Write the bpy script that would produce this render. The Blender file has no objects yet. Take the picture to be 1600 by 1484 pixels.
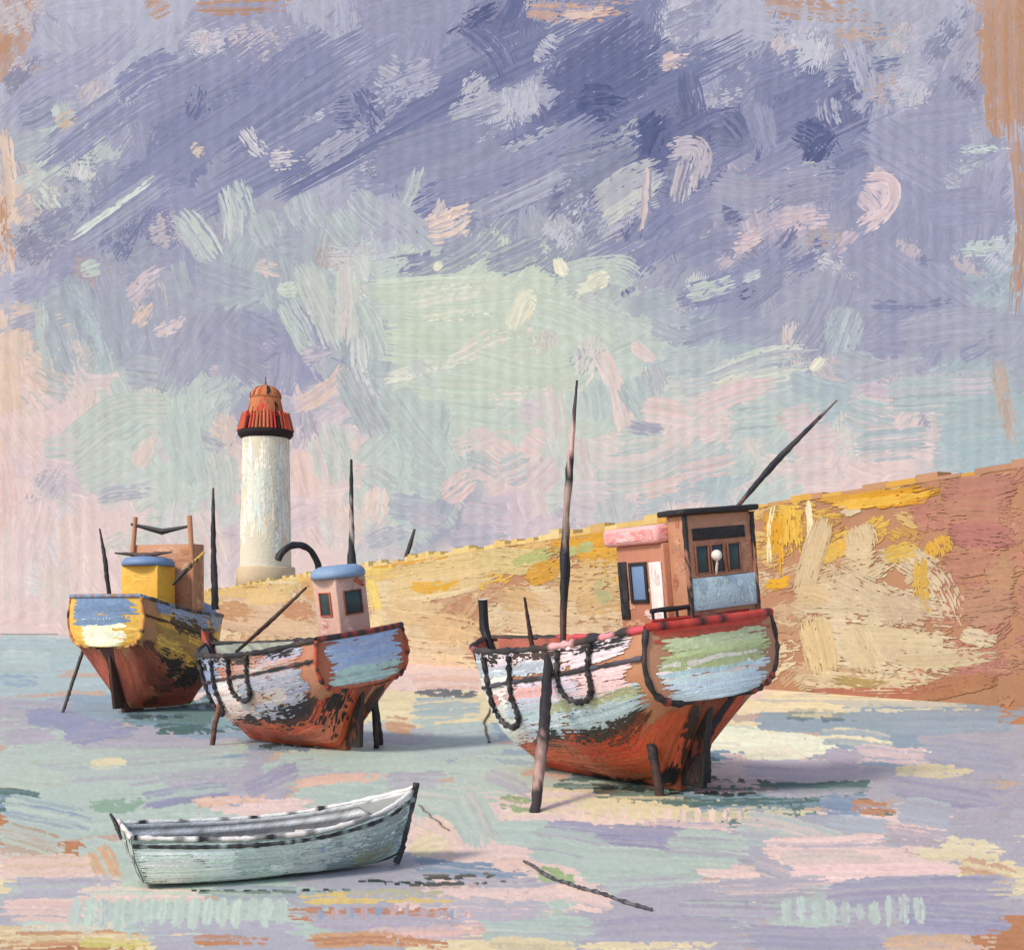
import bpy, bmesh, math, random
import numpy as np
from mathutils import Vector, Matrix
rng = np.random.default_rng(7)
random.seed(7)
R = math.radians
# ------------------------------------------------------------------ camera, world, sun, exposure
scene = bpy.context.scene
C = scene.collection
F = 1931.0          # focal length in pixels of the 1600 px wide photograph
HZ = 985.0          # row of the horizon
EYE = 3.3
cam = bpy.data.objects.new('camera', bpy.data.cameras.new('camera'))
C.objects.link(cam)
cam.location = (0, 0, EYE)
cam.rotation_euler = (R(90), 0, 0)
cam.data.sensor_fit = 'HORIZONTAL'
cam.data.sensor_width = 36
cam.data.lens = 36 * F / 1600
cam.data.shift_y = (HZ - 742) / 1600
cam.data.clip_end = 6000
scene.camera = cam
SUN = Vector((-.62, -.56, .70)).normalized()
w = bpy.data.worlds.new('World'); scene.world = w; w.use_nodes = True
nt = w.node_tree; bg = nt.nodes['Background']
st = nt.nodes.new('ShaderNodeTexSky'); st.sky_type = 'NISHITA'; st.sun_disc = False
st.sun_elevation = math.asin(SUN.z); st.sun_rotation = math.atan2(SUN.x, SUN.y)
nt.links.new(st.outputs[0], bg.inputs[0]); bg.inputs[1].default_value = 0.15
sl = bpy.data.lights.new('sun', 'SUN'); sl.energy = 2.2; sl.angle = R(12.0); sl.color = (1, .92, .80)
so = bpy.data.objects.new('sun', sl); C.objects.link(so)
so.rotation_euler = SUN.to_track_quat('Z', 'Y').to_euler(); so.location = (-40, -40, 60)
scene.view_settings.view_transform = 'Standard'
scene.view_settings.look = 'None'
scene.view_settings.exposure = 0.42
scene.view_settings.gamma = 1
scene.render.engine = 'CYCLES'
scene.cycles.max_bounces = 5

# ------------------------------------------------------------------ colours and materials
def lin(h):
    h = h.lstrip('#')
    c = np.array([int(h[i:i+2], 16) / 255 for i in (0, 2, 4)])
    return np.where(c <= .04045, c / 12.92, ((c + .055) / 1.055) ** 2.4)
KD = 1.0
def A(h, k=None):
    return np.clip(lin(h) / (k or KD), 0, .82)
def col(c, k=None):
    return A(c, k) if isinstance(c, str) else np.asarray(c)

def nodes(name):
    m = bpy.data.materials.new(name); m.use_nodes = True
    return m, m.node_tree, m.node_tree.nodes['Principled BSDF']
def paint_mat(name, rough=.55, spec=.3, scale=6., bump=.25, var=.10, stretch=(1, 1, 1)):
    m, t, b = nodes(name)
    at = t.nodes.new('ShaderNodeVertexColor'); at.layer_name = 'col'
    tc = t.nodes.new('ShaderNodeTexCoord'); mp = t.nodes.new('ShaderNodeMapping')
    mp.inputs['Scale'].default_value = stretch
    t.links.new(tc.outputs['Object'], mp.inputs[0])
    n1 = t.nodes.new('ShaderNodeTexNoise'); n1.inputs['Scale'].default_value = scale; n1.inputs['Detail'].default_value = 5
    n1.inputs['Roughness'].default_value = .65
    t.links.new(mp.outputs[0], n1.inputs['Vector'])
    mr = t.nodes.new('ShaderNodeMapRange'); mr.inputs[1].default_value = .25; mr.inputs[2].default_value = .75
    mr.inputs[3].default_value = 1 - var; mr.inputs[4].default_value = 1 + var
    t.links.new(n1.outputs[0], mr.inputs[0])
    mx = t.nodes.new('ShaderNodeVectorMath'); mx.operation = 'SCALE'
    t.links.new(at.outputs[0], mx.inputs[0]); t.links.new(mr.outputs[0], mx.inputs['Scale'])
    t.links.new(mx.outputs[0], b.inputs['Base Color'])
    b.inputs['Roughness'].default_value = rough
    b.inputs['Specular IOR Level'].default_value = spec
    n2 = t.nodes.new('ShaderNodeTexNoise'); n2.inputs['Scale'].default_value = scale * 5; n2.inputs['Detail'].default_value = 4
    t.links.new(mp.outputs[0], n2.inputs['Vector'])
    bp = t.nodes.new('ShaderNodeBump'); bp.inputs['Strength'].default_value = bump; bp.inputs['Distance'].default_value = .25 / scale
    t.links.new(n2.outputs[0], bp.inputs['Height']); t.links.new(bp.outputs[0], b.inputs['Normal'])
    return m
M_boat = paint_mat('boat_paint', .5, .35, 5., .3, .10)
M_wall = paint_mat('stone', .9, .1, .8, .15, .10)
M_sand = paint_mat('wet_sand', .8, .15, 1.2, .08, .06, (1, .35, 1))
M_water = paint_mat('pool_water', .5, .25, .8, .05, .04, (1, .3, 1))
M_light = paint_mat('lighthouse_render', .8, .15, .35, .2, .05)
m, t, b = nodes('dark_glass'); b.inputs['Base Color'].default_value = (.03, .055, .055, 1); b.inputs['Roughness'].default_value = .25
b.inputs['Specular IOR Level'].default_value = .3
M_glass = m
m, t, b = nodes('blue_glass'); b.inputs['Base Color'].default_value = (.15, .24, .40, 1); b.inputs['Roughness'].default_value = .3
M_glass_blue = m
def sky_mat():
    m = bpy.data.materials.new('painted_sky'); m.use_nodes = True; t = m.node_tree; t.nodes.clear()
    o = t.nodes.new('ShaderNodeOutputMaterial'); e = t.nodes.new('ShaderNodeEmission')
    at = t.nodes.new('ShaderNodeVertexColor'); at.layer_name = 'col'
    tc = t.nodes.new('ShaderNodeTexCoord'); n = t.nodes.new('ShaderNodeTexNoise')
    n.inputs['Scale'].default_value = .07; n.inputs['Detail'].default_value = 6; n.inputs['Roughness'].default_value = .7
    mr = t.nodes.new('ShaderNodeMapRange'); mr.inputs[1].default_value = .3; mr.inputs[2].default_value = .7
    mr.inputs[3].default_value = .93; mr.inputs[4].default_value = 1.07; e.inputs[1].default_value = 2**-.42
    mx = t.nodes.new('ShaderNodeVectorMath'); mx.operation = 'SCALE'
    t.links.new(tc.outputs['Object'], n.inputs['Vector']); t.links.new(n.outputs[0], mr.inputs[0])
    t.links.new(at.outputs[0], mx.inputs[0]); t.links.new(mr.outputs[0], mx.inputs['Scale'])
    t.links.new(mx.outputs[0], e.inputs[0]); t.links.new(e.outputs[0], o.inputs[0])
    return m
M_sky = sky_mat()
M_sky.cycles.emission_sampling = 'NONE'

# ------------------------------------------------------------------ mesh builder
class MB:
    def __init__(s):
        s.v = []; s.c = []; s.l = []; s.n = []; s.k = 0
    def add(s, V, faces, colr):
        V = np.asarray(V, float).reshape(-1, 3); n = len(V)
        colr = np.asarray(colr, float)
        if colr.ndim == 1: colr = np.broadcast_to(colr, (n, 3))
        s.v.append(V); s.c.append(colr.reshape(-1, 3))
        if isinstance(faces, np.ndarray):
            s.l.append((faces + s.k).ravel()); s.n.append(np.full(len(faces), faces.shape[1]))
        else:
            for f in faces:
                s.l.append(np.asarray(f) + s.k); s.n.append(np.array([len(f)]))
        s.k += n
    def grid(s, P, colr, mask=None):
        n, m = P.shape[:2]
        idx = np.arange(n * m).reshape(n, m)
        f = np.stack([idx[:-1, :-1], idx[1:, :-1], idx[1:, 1:], idx[:-1, 1:]], -1)
        f = f[mask] if mask is not None else f.reshape(-1, 4)
        s.add(P, f.reshape(-1, 4), colr)
    def tube(s, pts, r, colr, n=8, jit=.0, cjit=.0):
        pts = np.asarray(pts, float); k = len(pts)
        rr = np.broadcast_to(np.asarray(r, float), (k,))
        T = np.gradient(pts, axis=0); T /= np.linalg.norm(T, axis=1)[:, None] + 1e-9
        up = np.array([0, 0, 1.]) if abs(T[0, 2]) < .9 else np.array([0, 1., 0])
        V = np.zeros((k, n, 3))
        a = np.arange(n) * 2 * math.pi / n
        for i in range(k):
            x = np.cross(T[i], up); x /= np.linalg.norm(x) + 1e-9; y = np.cross(x, T[i]); up = y
            q = rr[i] * (1 + jit * rng.normal(size=n)) if jit else np.full(n, rr[i])
            V[i] = pts[i] + (np.cos(a) * q)[:, None] * x + (np.sin(a) * q)[:, None] * y
        idx = np.arange(k * n).reshape(k, n); j = np.roll(idx, -1, 1)
        f = np.stack([idx[:-1], idx[1:], j[1:], j[:-1]], -1).reshape(-1, 4)
        cc = np.asarray(colr, float)
        if cjit and cc.ndim == 1:
            cc = np.clip(cc * (1 + cjit * rng.normal(size=(k, n, 1))), 0, 1).reshape(-1, 3)
        s.add(V, f, cc)
        c0 = cc if cc.ndim == 1 else cc[0]
        s.add(V[0], [list(range(n))], c0); s.add(V[-1], [list(range(n))[::-1]], c0)
    def box(s, x0, x1, y0, y1, z0, z1, colr, bev=.03, top=None):
        bm = bmesh.new(); bmesh.ops.create_cube(bm, size=1)
        for v in bm.verts:
            v.co = Vector(((x0+x1)/2 + v.co.x*(x1-x0), (y0+y1)/2 + v.co.y*(y1-y0), (z0+z1)/2 + v.co.z*(z1-z0)))
            if top and v.co.z > (z0+z1)/2:
                v.co.x = top[0] + (v.co.x - x0) / (x1-x0) * (top[1]-top[0])
        if bev: bmesh.ops.bevel(bm, geom=bm.edges[:], offset=bev, segments=2, affect='EDGES', profile=.5)
        bm.verts.index_update()
        s.add([v.co[:] for v in bm.verts], [[v.index for v in f.verts] for f in bm.faces], colr)
        bm.free()
    def lathe(s, prof, colr, n=40, centre=(0, 0)):
        prof = np.asarray(prof, float); a = np.linspace(0, 2*math.pi, n + 1)
        P = np.stack([centre[0] + prof[:, 0:1]*np.cos(a), centre[1] + prof[:, 0:1]*np.sin(a), np.repeat(prof[:, 1:2], n+1, 1)], -1)
        s.grid(P, colr)
    def build(s, name, mat, parent=None, smooth=False):
        me = bpy.data.meshes.new(name)
        V = np.concatenate(s.v); L = np.concatenate(s.l).astype(np.int32); N = np.concatenate(s.n).astype(np.int32)
        Cc = np.concatenate(s.c)
        me.vertices.add(len(V)); me.vertices.foreach_set('co', V.ravel())
        me.loops.add(len(L)); me.loops.foreach_set('vertex_index', L)
        me.polygons.add(len(N)); me.polygons.foreach_set('loop_start', np.concatenate([[0], np.cumsum(N)[:-1]]).astype(np.int32))
        me.polygons.foreach_set('loop_total', N)
        if smooth: me.polygons.foreach_set('use_smooth', np.ones(len(N), bool))
        me.update(calc_edges=True); me.validate()
        ca = me.color_attributes.new('col', 'FLOAT_COLOR', 'POINT')
        ca.data.foreach_set('color', np.concatenate([np.clip(Cc, 0, 1), np.ones((len(Cc), 1))], 1).ravel())
        me.materials.append(mat)
        o = bpy.data.objects.new(name, me); C.objects.link(o)
        if parent: o.parent = parent
        return o
def tag(o, label=None, cat=None, group=None, kind=None):
    for k, v in (('label', label), ('category', cat), ('group', group), ('kind', kind)):
        if v: o[k] = v
    return o
def empty(name, loc, rz, label, cat, group=None, roll=0):
    o = bpy.data.objects.new(name, None); C.objects.link(o)
    o.location = loc; o.rotation_euler = (roll, 0, rz)
    return tag(o, label, cat, group)

# ------------------------------------------------------------------ brush strokes: every bristle a thin ribbon lying on the surface
def smooth_line(pts, n, curve=.035):
    p = np.asarray(pts, float)
    if len(p) == 2:
        mid = (p[0] + p[1]) / 2; d = p[1] - p[0]
        mid = mid + np.array([-d[1], d[0]]) * rng.normal() * curve
        p = np.stack([p[0], mid, p[1]])
    q = np.concatenate([[2*p[0]-p[1]], p, [2*p[-1]-p[-2]]])
    out = []
    for i in range(1, len(q) - 2):
        tt = np.linspace(0, 1, n, endpoint=False)[:, None]
        a, b_, c, d = q[i-1], q[i], q[i+1], q[i+2]
        out.append(.5*((2*b_) + (c-a)*tt + (2*a-5*b_+4*c-d)*tt**2 + (3*b_-a-3*c+d)*tt**3))
    out.append(p[-1:])
    return np.concatenate(out)
def paint(mb, mapf, pts, w, c, dry=.2, bw=4., jit=.05, h=0., dh=.0, c2=None, rib=0., ribp=22., curve=.035, ridge=False, raster=None):
    cl = smooth_line(pts, 14, curve)
    sl_ = np.concatenate([[0], np.cumsum(np.linalg.norm(np.diff(cl, axis=0), axis=1))]); Ln = max(sl_[-1], 1e-6)
    ns = int(np.clip(Ln / (bw * 2.2), 4, 44)); nb = max(2, int(round(w / bw)))
    off = np.linspace(-.5, .5, nb) * (w - bw) + rng.normal(size=nb) * bw * .25
    e = np.abs(off) / (w * .5 + 1e-9)
    t0 = np.clip(rng.random(nb) ** 2 * .12 + .35 * e**3 * min(.6, w / Ln), 0, .42)
    t1 = 1 - np.clip(rng.random(nb) ** 2 * (.14 + .35*dry) + .35 * e**3 * min(.6, w / Ln), 0, .45)
    T = t0[:, None] + (t1 - t0)[:, None] * np.linspace(0, 1, ns)[None]
    X = np.interp(T * Ln, sl_, cl[:, 0]); Y = np.interp(T * Ln, sl_, cl[:, 1])
    g = np.gradient(cl, axis=0); g /= np.linalg.norm(g, axis=1)[:, None] + 1e-9
    gx = np.interp(T * Ln, sl_, g[:, 0]); gy = np.interp(T * Ln, sl_, g[:, 1])
    q = np.sqrt(gx**2 + gy**2) + 1e-9; nx, ny = -gy / q, gx / q
    ph = rng.random((nb, 2)) * 6.28
    wob = bw * (.35*np.sin(T*7 + ph[:, :1]) + .25*np.sin(T*17 + ph[:, 1:]))
    hw = bw * (.62 + .35 * rng.random((nb, 1))) * np.clip(np.minimum(np.linspace(0, 1, ns), np.linspace(1, 0, ns)) * 5 + .35, 0, 1)[None]
    hw = hw * (1 + .25 * rng.normal(size=(nb, ns)))
    hw = np.clip(hw, bw * .12, bw * 1.3)
    O = off[:, None] + wob
    LX, LY = X + nx*(O-hw), Y + ny*(O-hw); RX, RY = X + nx*(O+hw), Y + ny*(O+hw)
    nz = rng.random((nb, ns - 1)); nz = (nz + np.roll(nz, 1, 1) + np.roll(nz, 1, 0)) / 3
    thr = dry * (.35 + .75 * T[:, :-1]) * (.75 + .5 * e[:, None])
    if rib: thr = thr + rib * np.cos(X[:, :-1] * 2*math.pi / ribp)
    mask = nz > thr
    mg = np.clip((nz - thr)*5 + .6, .5, 1); mg = np.concatenate([mg[:, :1], np.minimum(mg[:, 1:], mg[:, :-1]), mg[:, -1:]], 1)
    hw = hw*mg; LX, LY = X + nx*(O-hw), Y + ny*(O-hw); RX, RY = X + nx*(O+hw), Y + ny*(O+hw)
    if not mask.any(): return
    cc = c[None] * (1 + jit * rng.normal(size=(nb, 1))) + .25 * jit * rng.normal(size=(nb, 3)) * c.mean()
    if c2 is not None:
        f = (rng.random((nb, 1)) ** 3.0); cc = cc * (1 - f) + c2[None] * f
    cc = np.clip(cc, .003, 1)
    if raster is not None:      # lay the stroke into the one sheet of ground instead of on top of it
        fr = np.linspace(0, 1, 7)[None, None, :, None]; ac = np.linspace(-1, 1, 7)[None, None, None]
        lp = lambda q: q[:, :-1, None, None]*(1-fr) + q[:, 1:, None, None]*fr
        o_ = lp(O) + ac*lp(hw); xx = lp(X) + lp(nx)*o_; yy = lp(Y) + lp(ny)*o_
        raster.put(xx[mask], yy[mask], (cc[:, None, :] * (1 + .6*jit*rng.normal(size=(nb, ns-1, 1))))[mask])
        return
    P2 = np.stack([np.stack([LX, LY], -1), np.stack([RX, RY], -1)], 2)      # nb ns 2 2
    hh = (h + dh * rng.random((nb, 1, 1))) * np.ones((nb, ns, 2))
    P = mapf(P2, hh)
    rb_ = 1 + (.045*np.cos(P2[..., 0]*2*math.pi/22.) if ridge else 0.)
    CC = np.broadcast_to(cc[:, None, None, :], (nb, ns, 2, 3)) * np.broadcast_to(np.asarray(rb_)[..., None] if ridge else 1., (nb, ns, 2, 1)) * (1 + .5*jit * rng.normal(size=(nb, ns, 1, 1)))
    idx = np.arange(nb * ns * 2).reshape(nb, ns, 2)
    f = np.stack([idx[:, :-1, 0], idx[:, 1:, 0], idx[:, 1:, 1], idx[:, :-1, 1]], -1)[mask]
    mb.add(P, f, CC.reshape(-1, 3))
class Patch:
    """a surface P(u,v) measured in metres lu x lv; strokes lie on it"""
    def __init__(s, fn, lu, lv, flip=1, ref=None):
        s.fn, s.lu, s.lv, s.flip = fn, lu, lv, flip
        if ref is not None:
            q = np.array([.5, .5])
            s.flip = 1; p0 = fn(q, q)[0]; p1 = s(np.array([[.5*lu, .5*lv]]), np.array([1.]))[0]
            if np.dot(p1 - p0, p0 - np.asarray(ref, float)) < 0: s.flip = -1
    def __call__(s, P2, hh):
        u = np.clip(P2[..., 0] / s.lu, 0, 1); v = np.clip(P2[..., 1] / s.lv, 0, 1)
        e = 1e-3
        p = s.fn(u, v)
        ua, ub = np.clip(u-e, 0, 1), np.clip(u+e, 0, 1); va, vb = np.clip(v-e, 0, 1), np.clip(v+e, 0, 1)
        n = np.cross(s.fn(ub, v) - s.fn(ua, v), s.fn(u, vb) - s.fn(u, va))
        n /= np.linalg.norm(n, axis=-1, keepdims=True) + 1e-12
        return p + n * s.flip * hh[..., None]
    def base(s, mb, c, nu=24, nv=10):
        U, V = np.meshgrid(np.linspace(0, 1, nu), np.linspace(0, 1, nv), indexing='ij')
        mb.grid(s.fn(U, V), c)
    def stroke(s, mb, u0, v0, u1, v1, wv, c, dry=.2, bw=.05, h=.006, **k):
        paint(mb, s, [(u0*s.lu, v0*s.lv), (u1*s.lu, v1*s.lv)], wv, col(c), dry + .12, bw*.8, h=h, dh=.003, curve=.008, jit=.11, **k)
def quad(p00, p10, p11, p01, ref=None):
    a, b_, c, d = (np.array(p, float) for p in (p00, p10, p11, p01))
    fn = lambda u, v: (a*((1-u)*(1-v))[..., None] + b_*(u*(1-v))[..., None] + c*(u*v)[..., None] + d*((1-u)*v)[..., None])
    return Patch(fn, np.linalg.norm(b_-a), np.linalg.norm(d-a), 1, ref)

# ------------------------------------------------------------------ sky: a far backdrop of cloud strokes
RS = 1500.0
def sky_map(P2, hh):
    x = (P2[..., 0] - 800) / F; z = (HZ - P2[..., 1]) / F
    d = np.stack([x, np.ones_like(x), z], -1); n = np.linalg.norm(d, axis=-1, keepdims=True)
    return d / n * (RS - hh[..., None]) + np.array([0, 0, EYE])
S = {'D': '#666d9b', 'd': '#7f85ad', 'P': '#979aba', 'L': '#b1b4cb', 'G': '#a5a9bd', 'g': '#aebbc0', 'M': '#b9cac3',
     'C': '#c0cfbc', 'K': '#e4cbca', 'k': '#d1c0cb', 'B': '#c09274', 'b': '#a9bdc6', 'p': '#e3c6b4', 'x': '#525c8a'}
def sl_(h):
    c = np.array([int(h[i:i+2], 16)/255 for i in (1, 3, 5)]); gq = .34 if c[1] >= c.max() - .001 else .13; c = (c*(1-gq) + gq*c.mean() + (.034 if gq > .3 else .012))*np.array([1.012, 1., .985]); c = np.clip(c, 0, 1)
    return np.where(c <= .04045, c/12.92, ((c + .055)/1.055)**2.4)
SKYG = ["BLLLPLPPDPdLLLGLB", "LPLPdPPdLDDPdDLPB", "GMPdPLdPdDDDPDPPL", "pGdPGGLGPGdPkPPPP", "LPGGggMCCCGPPGPPb",
        "pgGGPPgCCCMbGGPGG", "pKMMGkgMCMMKMbKbb", "KkMMKKMgKMKbMKKbb", "KKKMkKMGkkgKbKKbb", "KKKKKKkKkkgKbKKbb"]
sky = MB()
# backdrop shell, from one side right round the far side to the other
az = np.linspace(R(-75), R(75), 90); el = np.linspace(R(-1.5), R(62), 50)
AZ, EL = np.meshgrid(az, el, indexing='ij')
P = np.stack([np.sin(AZ)*np.cos(EL), np.cos(AZ)*np.cos(EL), np.sin(EL)], -1) * RS + np.array([0, 0, EYE])
px = 800 + F*np.tan(np.clip(AZ, -1.2, 1.2)); py = HZ - F*np.tan(EL)/np.cos(AZ)
def sky_col(x, y):
    j = int(np.clip(round((x + rng.normal()*35) / 100), 0, 16)); i = int(np.clip(round((y + rng.normal()*28 - 40) / 100), 0, 9))
    return sl_(S[SKYG[i][j]])
def sky_avg(x, y):
    fx = np.clip(x/100, 0, 15.999); fy = np.clip((y-40)/100, 0, 8.999); j, i = int(fx), int(fy); fx -= j; fy -= i
    q = lambda a, b_: sl_(S[SKYG[a][b_]])
    return q(i, j)*(1-fx)*(1-fy) + q(i, j+1)*fx*(1-fy) + q(i+1, j)*(1-fx)*fy + q(i+1, j+1)*fx*fy
cg = np.zeros(px.shape + (3,))
for i in range(px.shape[0]):
    for j in range(px.shape[1]): cg[i, j] = sky_col(px[i, j] % 3200 if 0 <= px[i, j] % 3200 <= 1600 else 3200 - px[i, j] % 3200, py[i, j])
sky.grid(P, cg)
layer = [0.]
def sk(pts, w, c, dry=.2, bw=3.6, jit=.035, c2=None, rib=.05):
    layer[0] += .35
    p = [(pts[i], pts[i+1]) for i in range(0, len(pts), 2)]
    cc = sl_(S.get(c, c)) if isinstance(c, str) else c
    av = sky_avg(float(np.mean(pts[0::2])), float(np.mean(pts[1::2])))
    cc = cc*.92 + av*.08
    if c2 is None: c2 = av
    paint(sky, sky_map, p, w, cc, dry, bw, jit, layer[0], .3, sl_(S.get(c2, c2)) if isinstance(c2, str) else c2, rib, ridge=True)
# outside the frame: broad clouds
for i in range(330):
    x = rng.uniform(-3200, 4800); y = rng.uniform(-900, 985)
    if -60 < x < 1660 and y > -60: continue
    a = R(rng.normal(-38, 25)); l = rng.uniform(200, 520)
    xr = x % 3200; xr = xr if xr < 1600 else 3200 - xr
    sk([x, y, x + l*math.cos(a), y + l*math.sin(a)], rng.uniform(80, 170), sky_col(xr, max(y, 40)), .2, 14)
# undercoat inside
for rnd in range(3):
    for gy in range(-20, 985, 48):
        for gx in range(-20, 1640, 62):
            x = gx + rng.normal()*22; y = gy + rng.normal()*18
            if y > 880 and x > 420 : continue
            up = y < 430
            if up: a = R(rng.normal(-42, 26) if rng.random() < .75 else rng.normal(80, 20))
            else: a = R(rng.normal(70, 40) if x < 900 and rng.random() < .7 else rng.normal(-20, 25))
            l = rng.uniform(50, 150) * (1.0 if up else .75); ww = rng.uniform(22, 58)
            sk([x - l/2*math.cos(a), y - l/2*math.sin(a), x + l/2*math.cos(a), y + l/2*math.sin(a)], ww, .68*sky_col(x, y) + .32*sky_avg(x, y), .12 + .32*rnd*rng.random(), 2.6, .045, None, .04 + .05*rnd)
# dry scumbled flecks caught on the ridges of cloud
for i in range(120):
    x = rng.uniform(20, 1590); y = rng.uniform(0, 860) if rng.random() < .45 else rng.uniform(0, 420)
    up = y < 430
    c = random.choice(['#cfd0de', '#c9cbd9', '#d6d2d8', '#bda49c', '#bcc5c9', '#d6c6c8', '#6d759a', '#6f769e', '#737aa2', '#7b80a6'] if up else ['#e2cdc8', '#e0cccb', '#c9d2cc', '#cdbfc2', '#a9abbc', '#d3b5a8'])
    if y > 560 and x > 1350 and y > 690: continue
    a = R(rng.normal(-40, 30) if up else rng.normal(80, 30)); l = rng.uniform(40, 130)
    layer[0] += .35
    paint(sky, sky_map, [(x - l/2*math.cos(a), y - l/2*math.sin(a)), (x + l/2*math.cos(a), y + l/2*math.sin(a))], rng.uniform(26, 70), .6*sl_(c) + .4*sky_avg(x, y), rng.uniform(.7, .9), 1.7, .06, layer[0], .3, None, .16)
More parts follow.
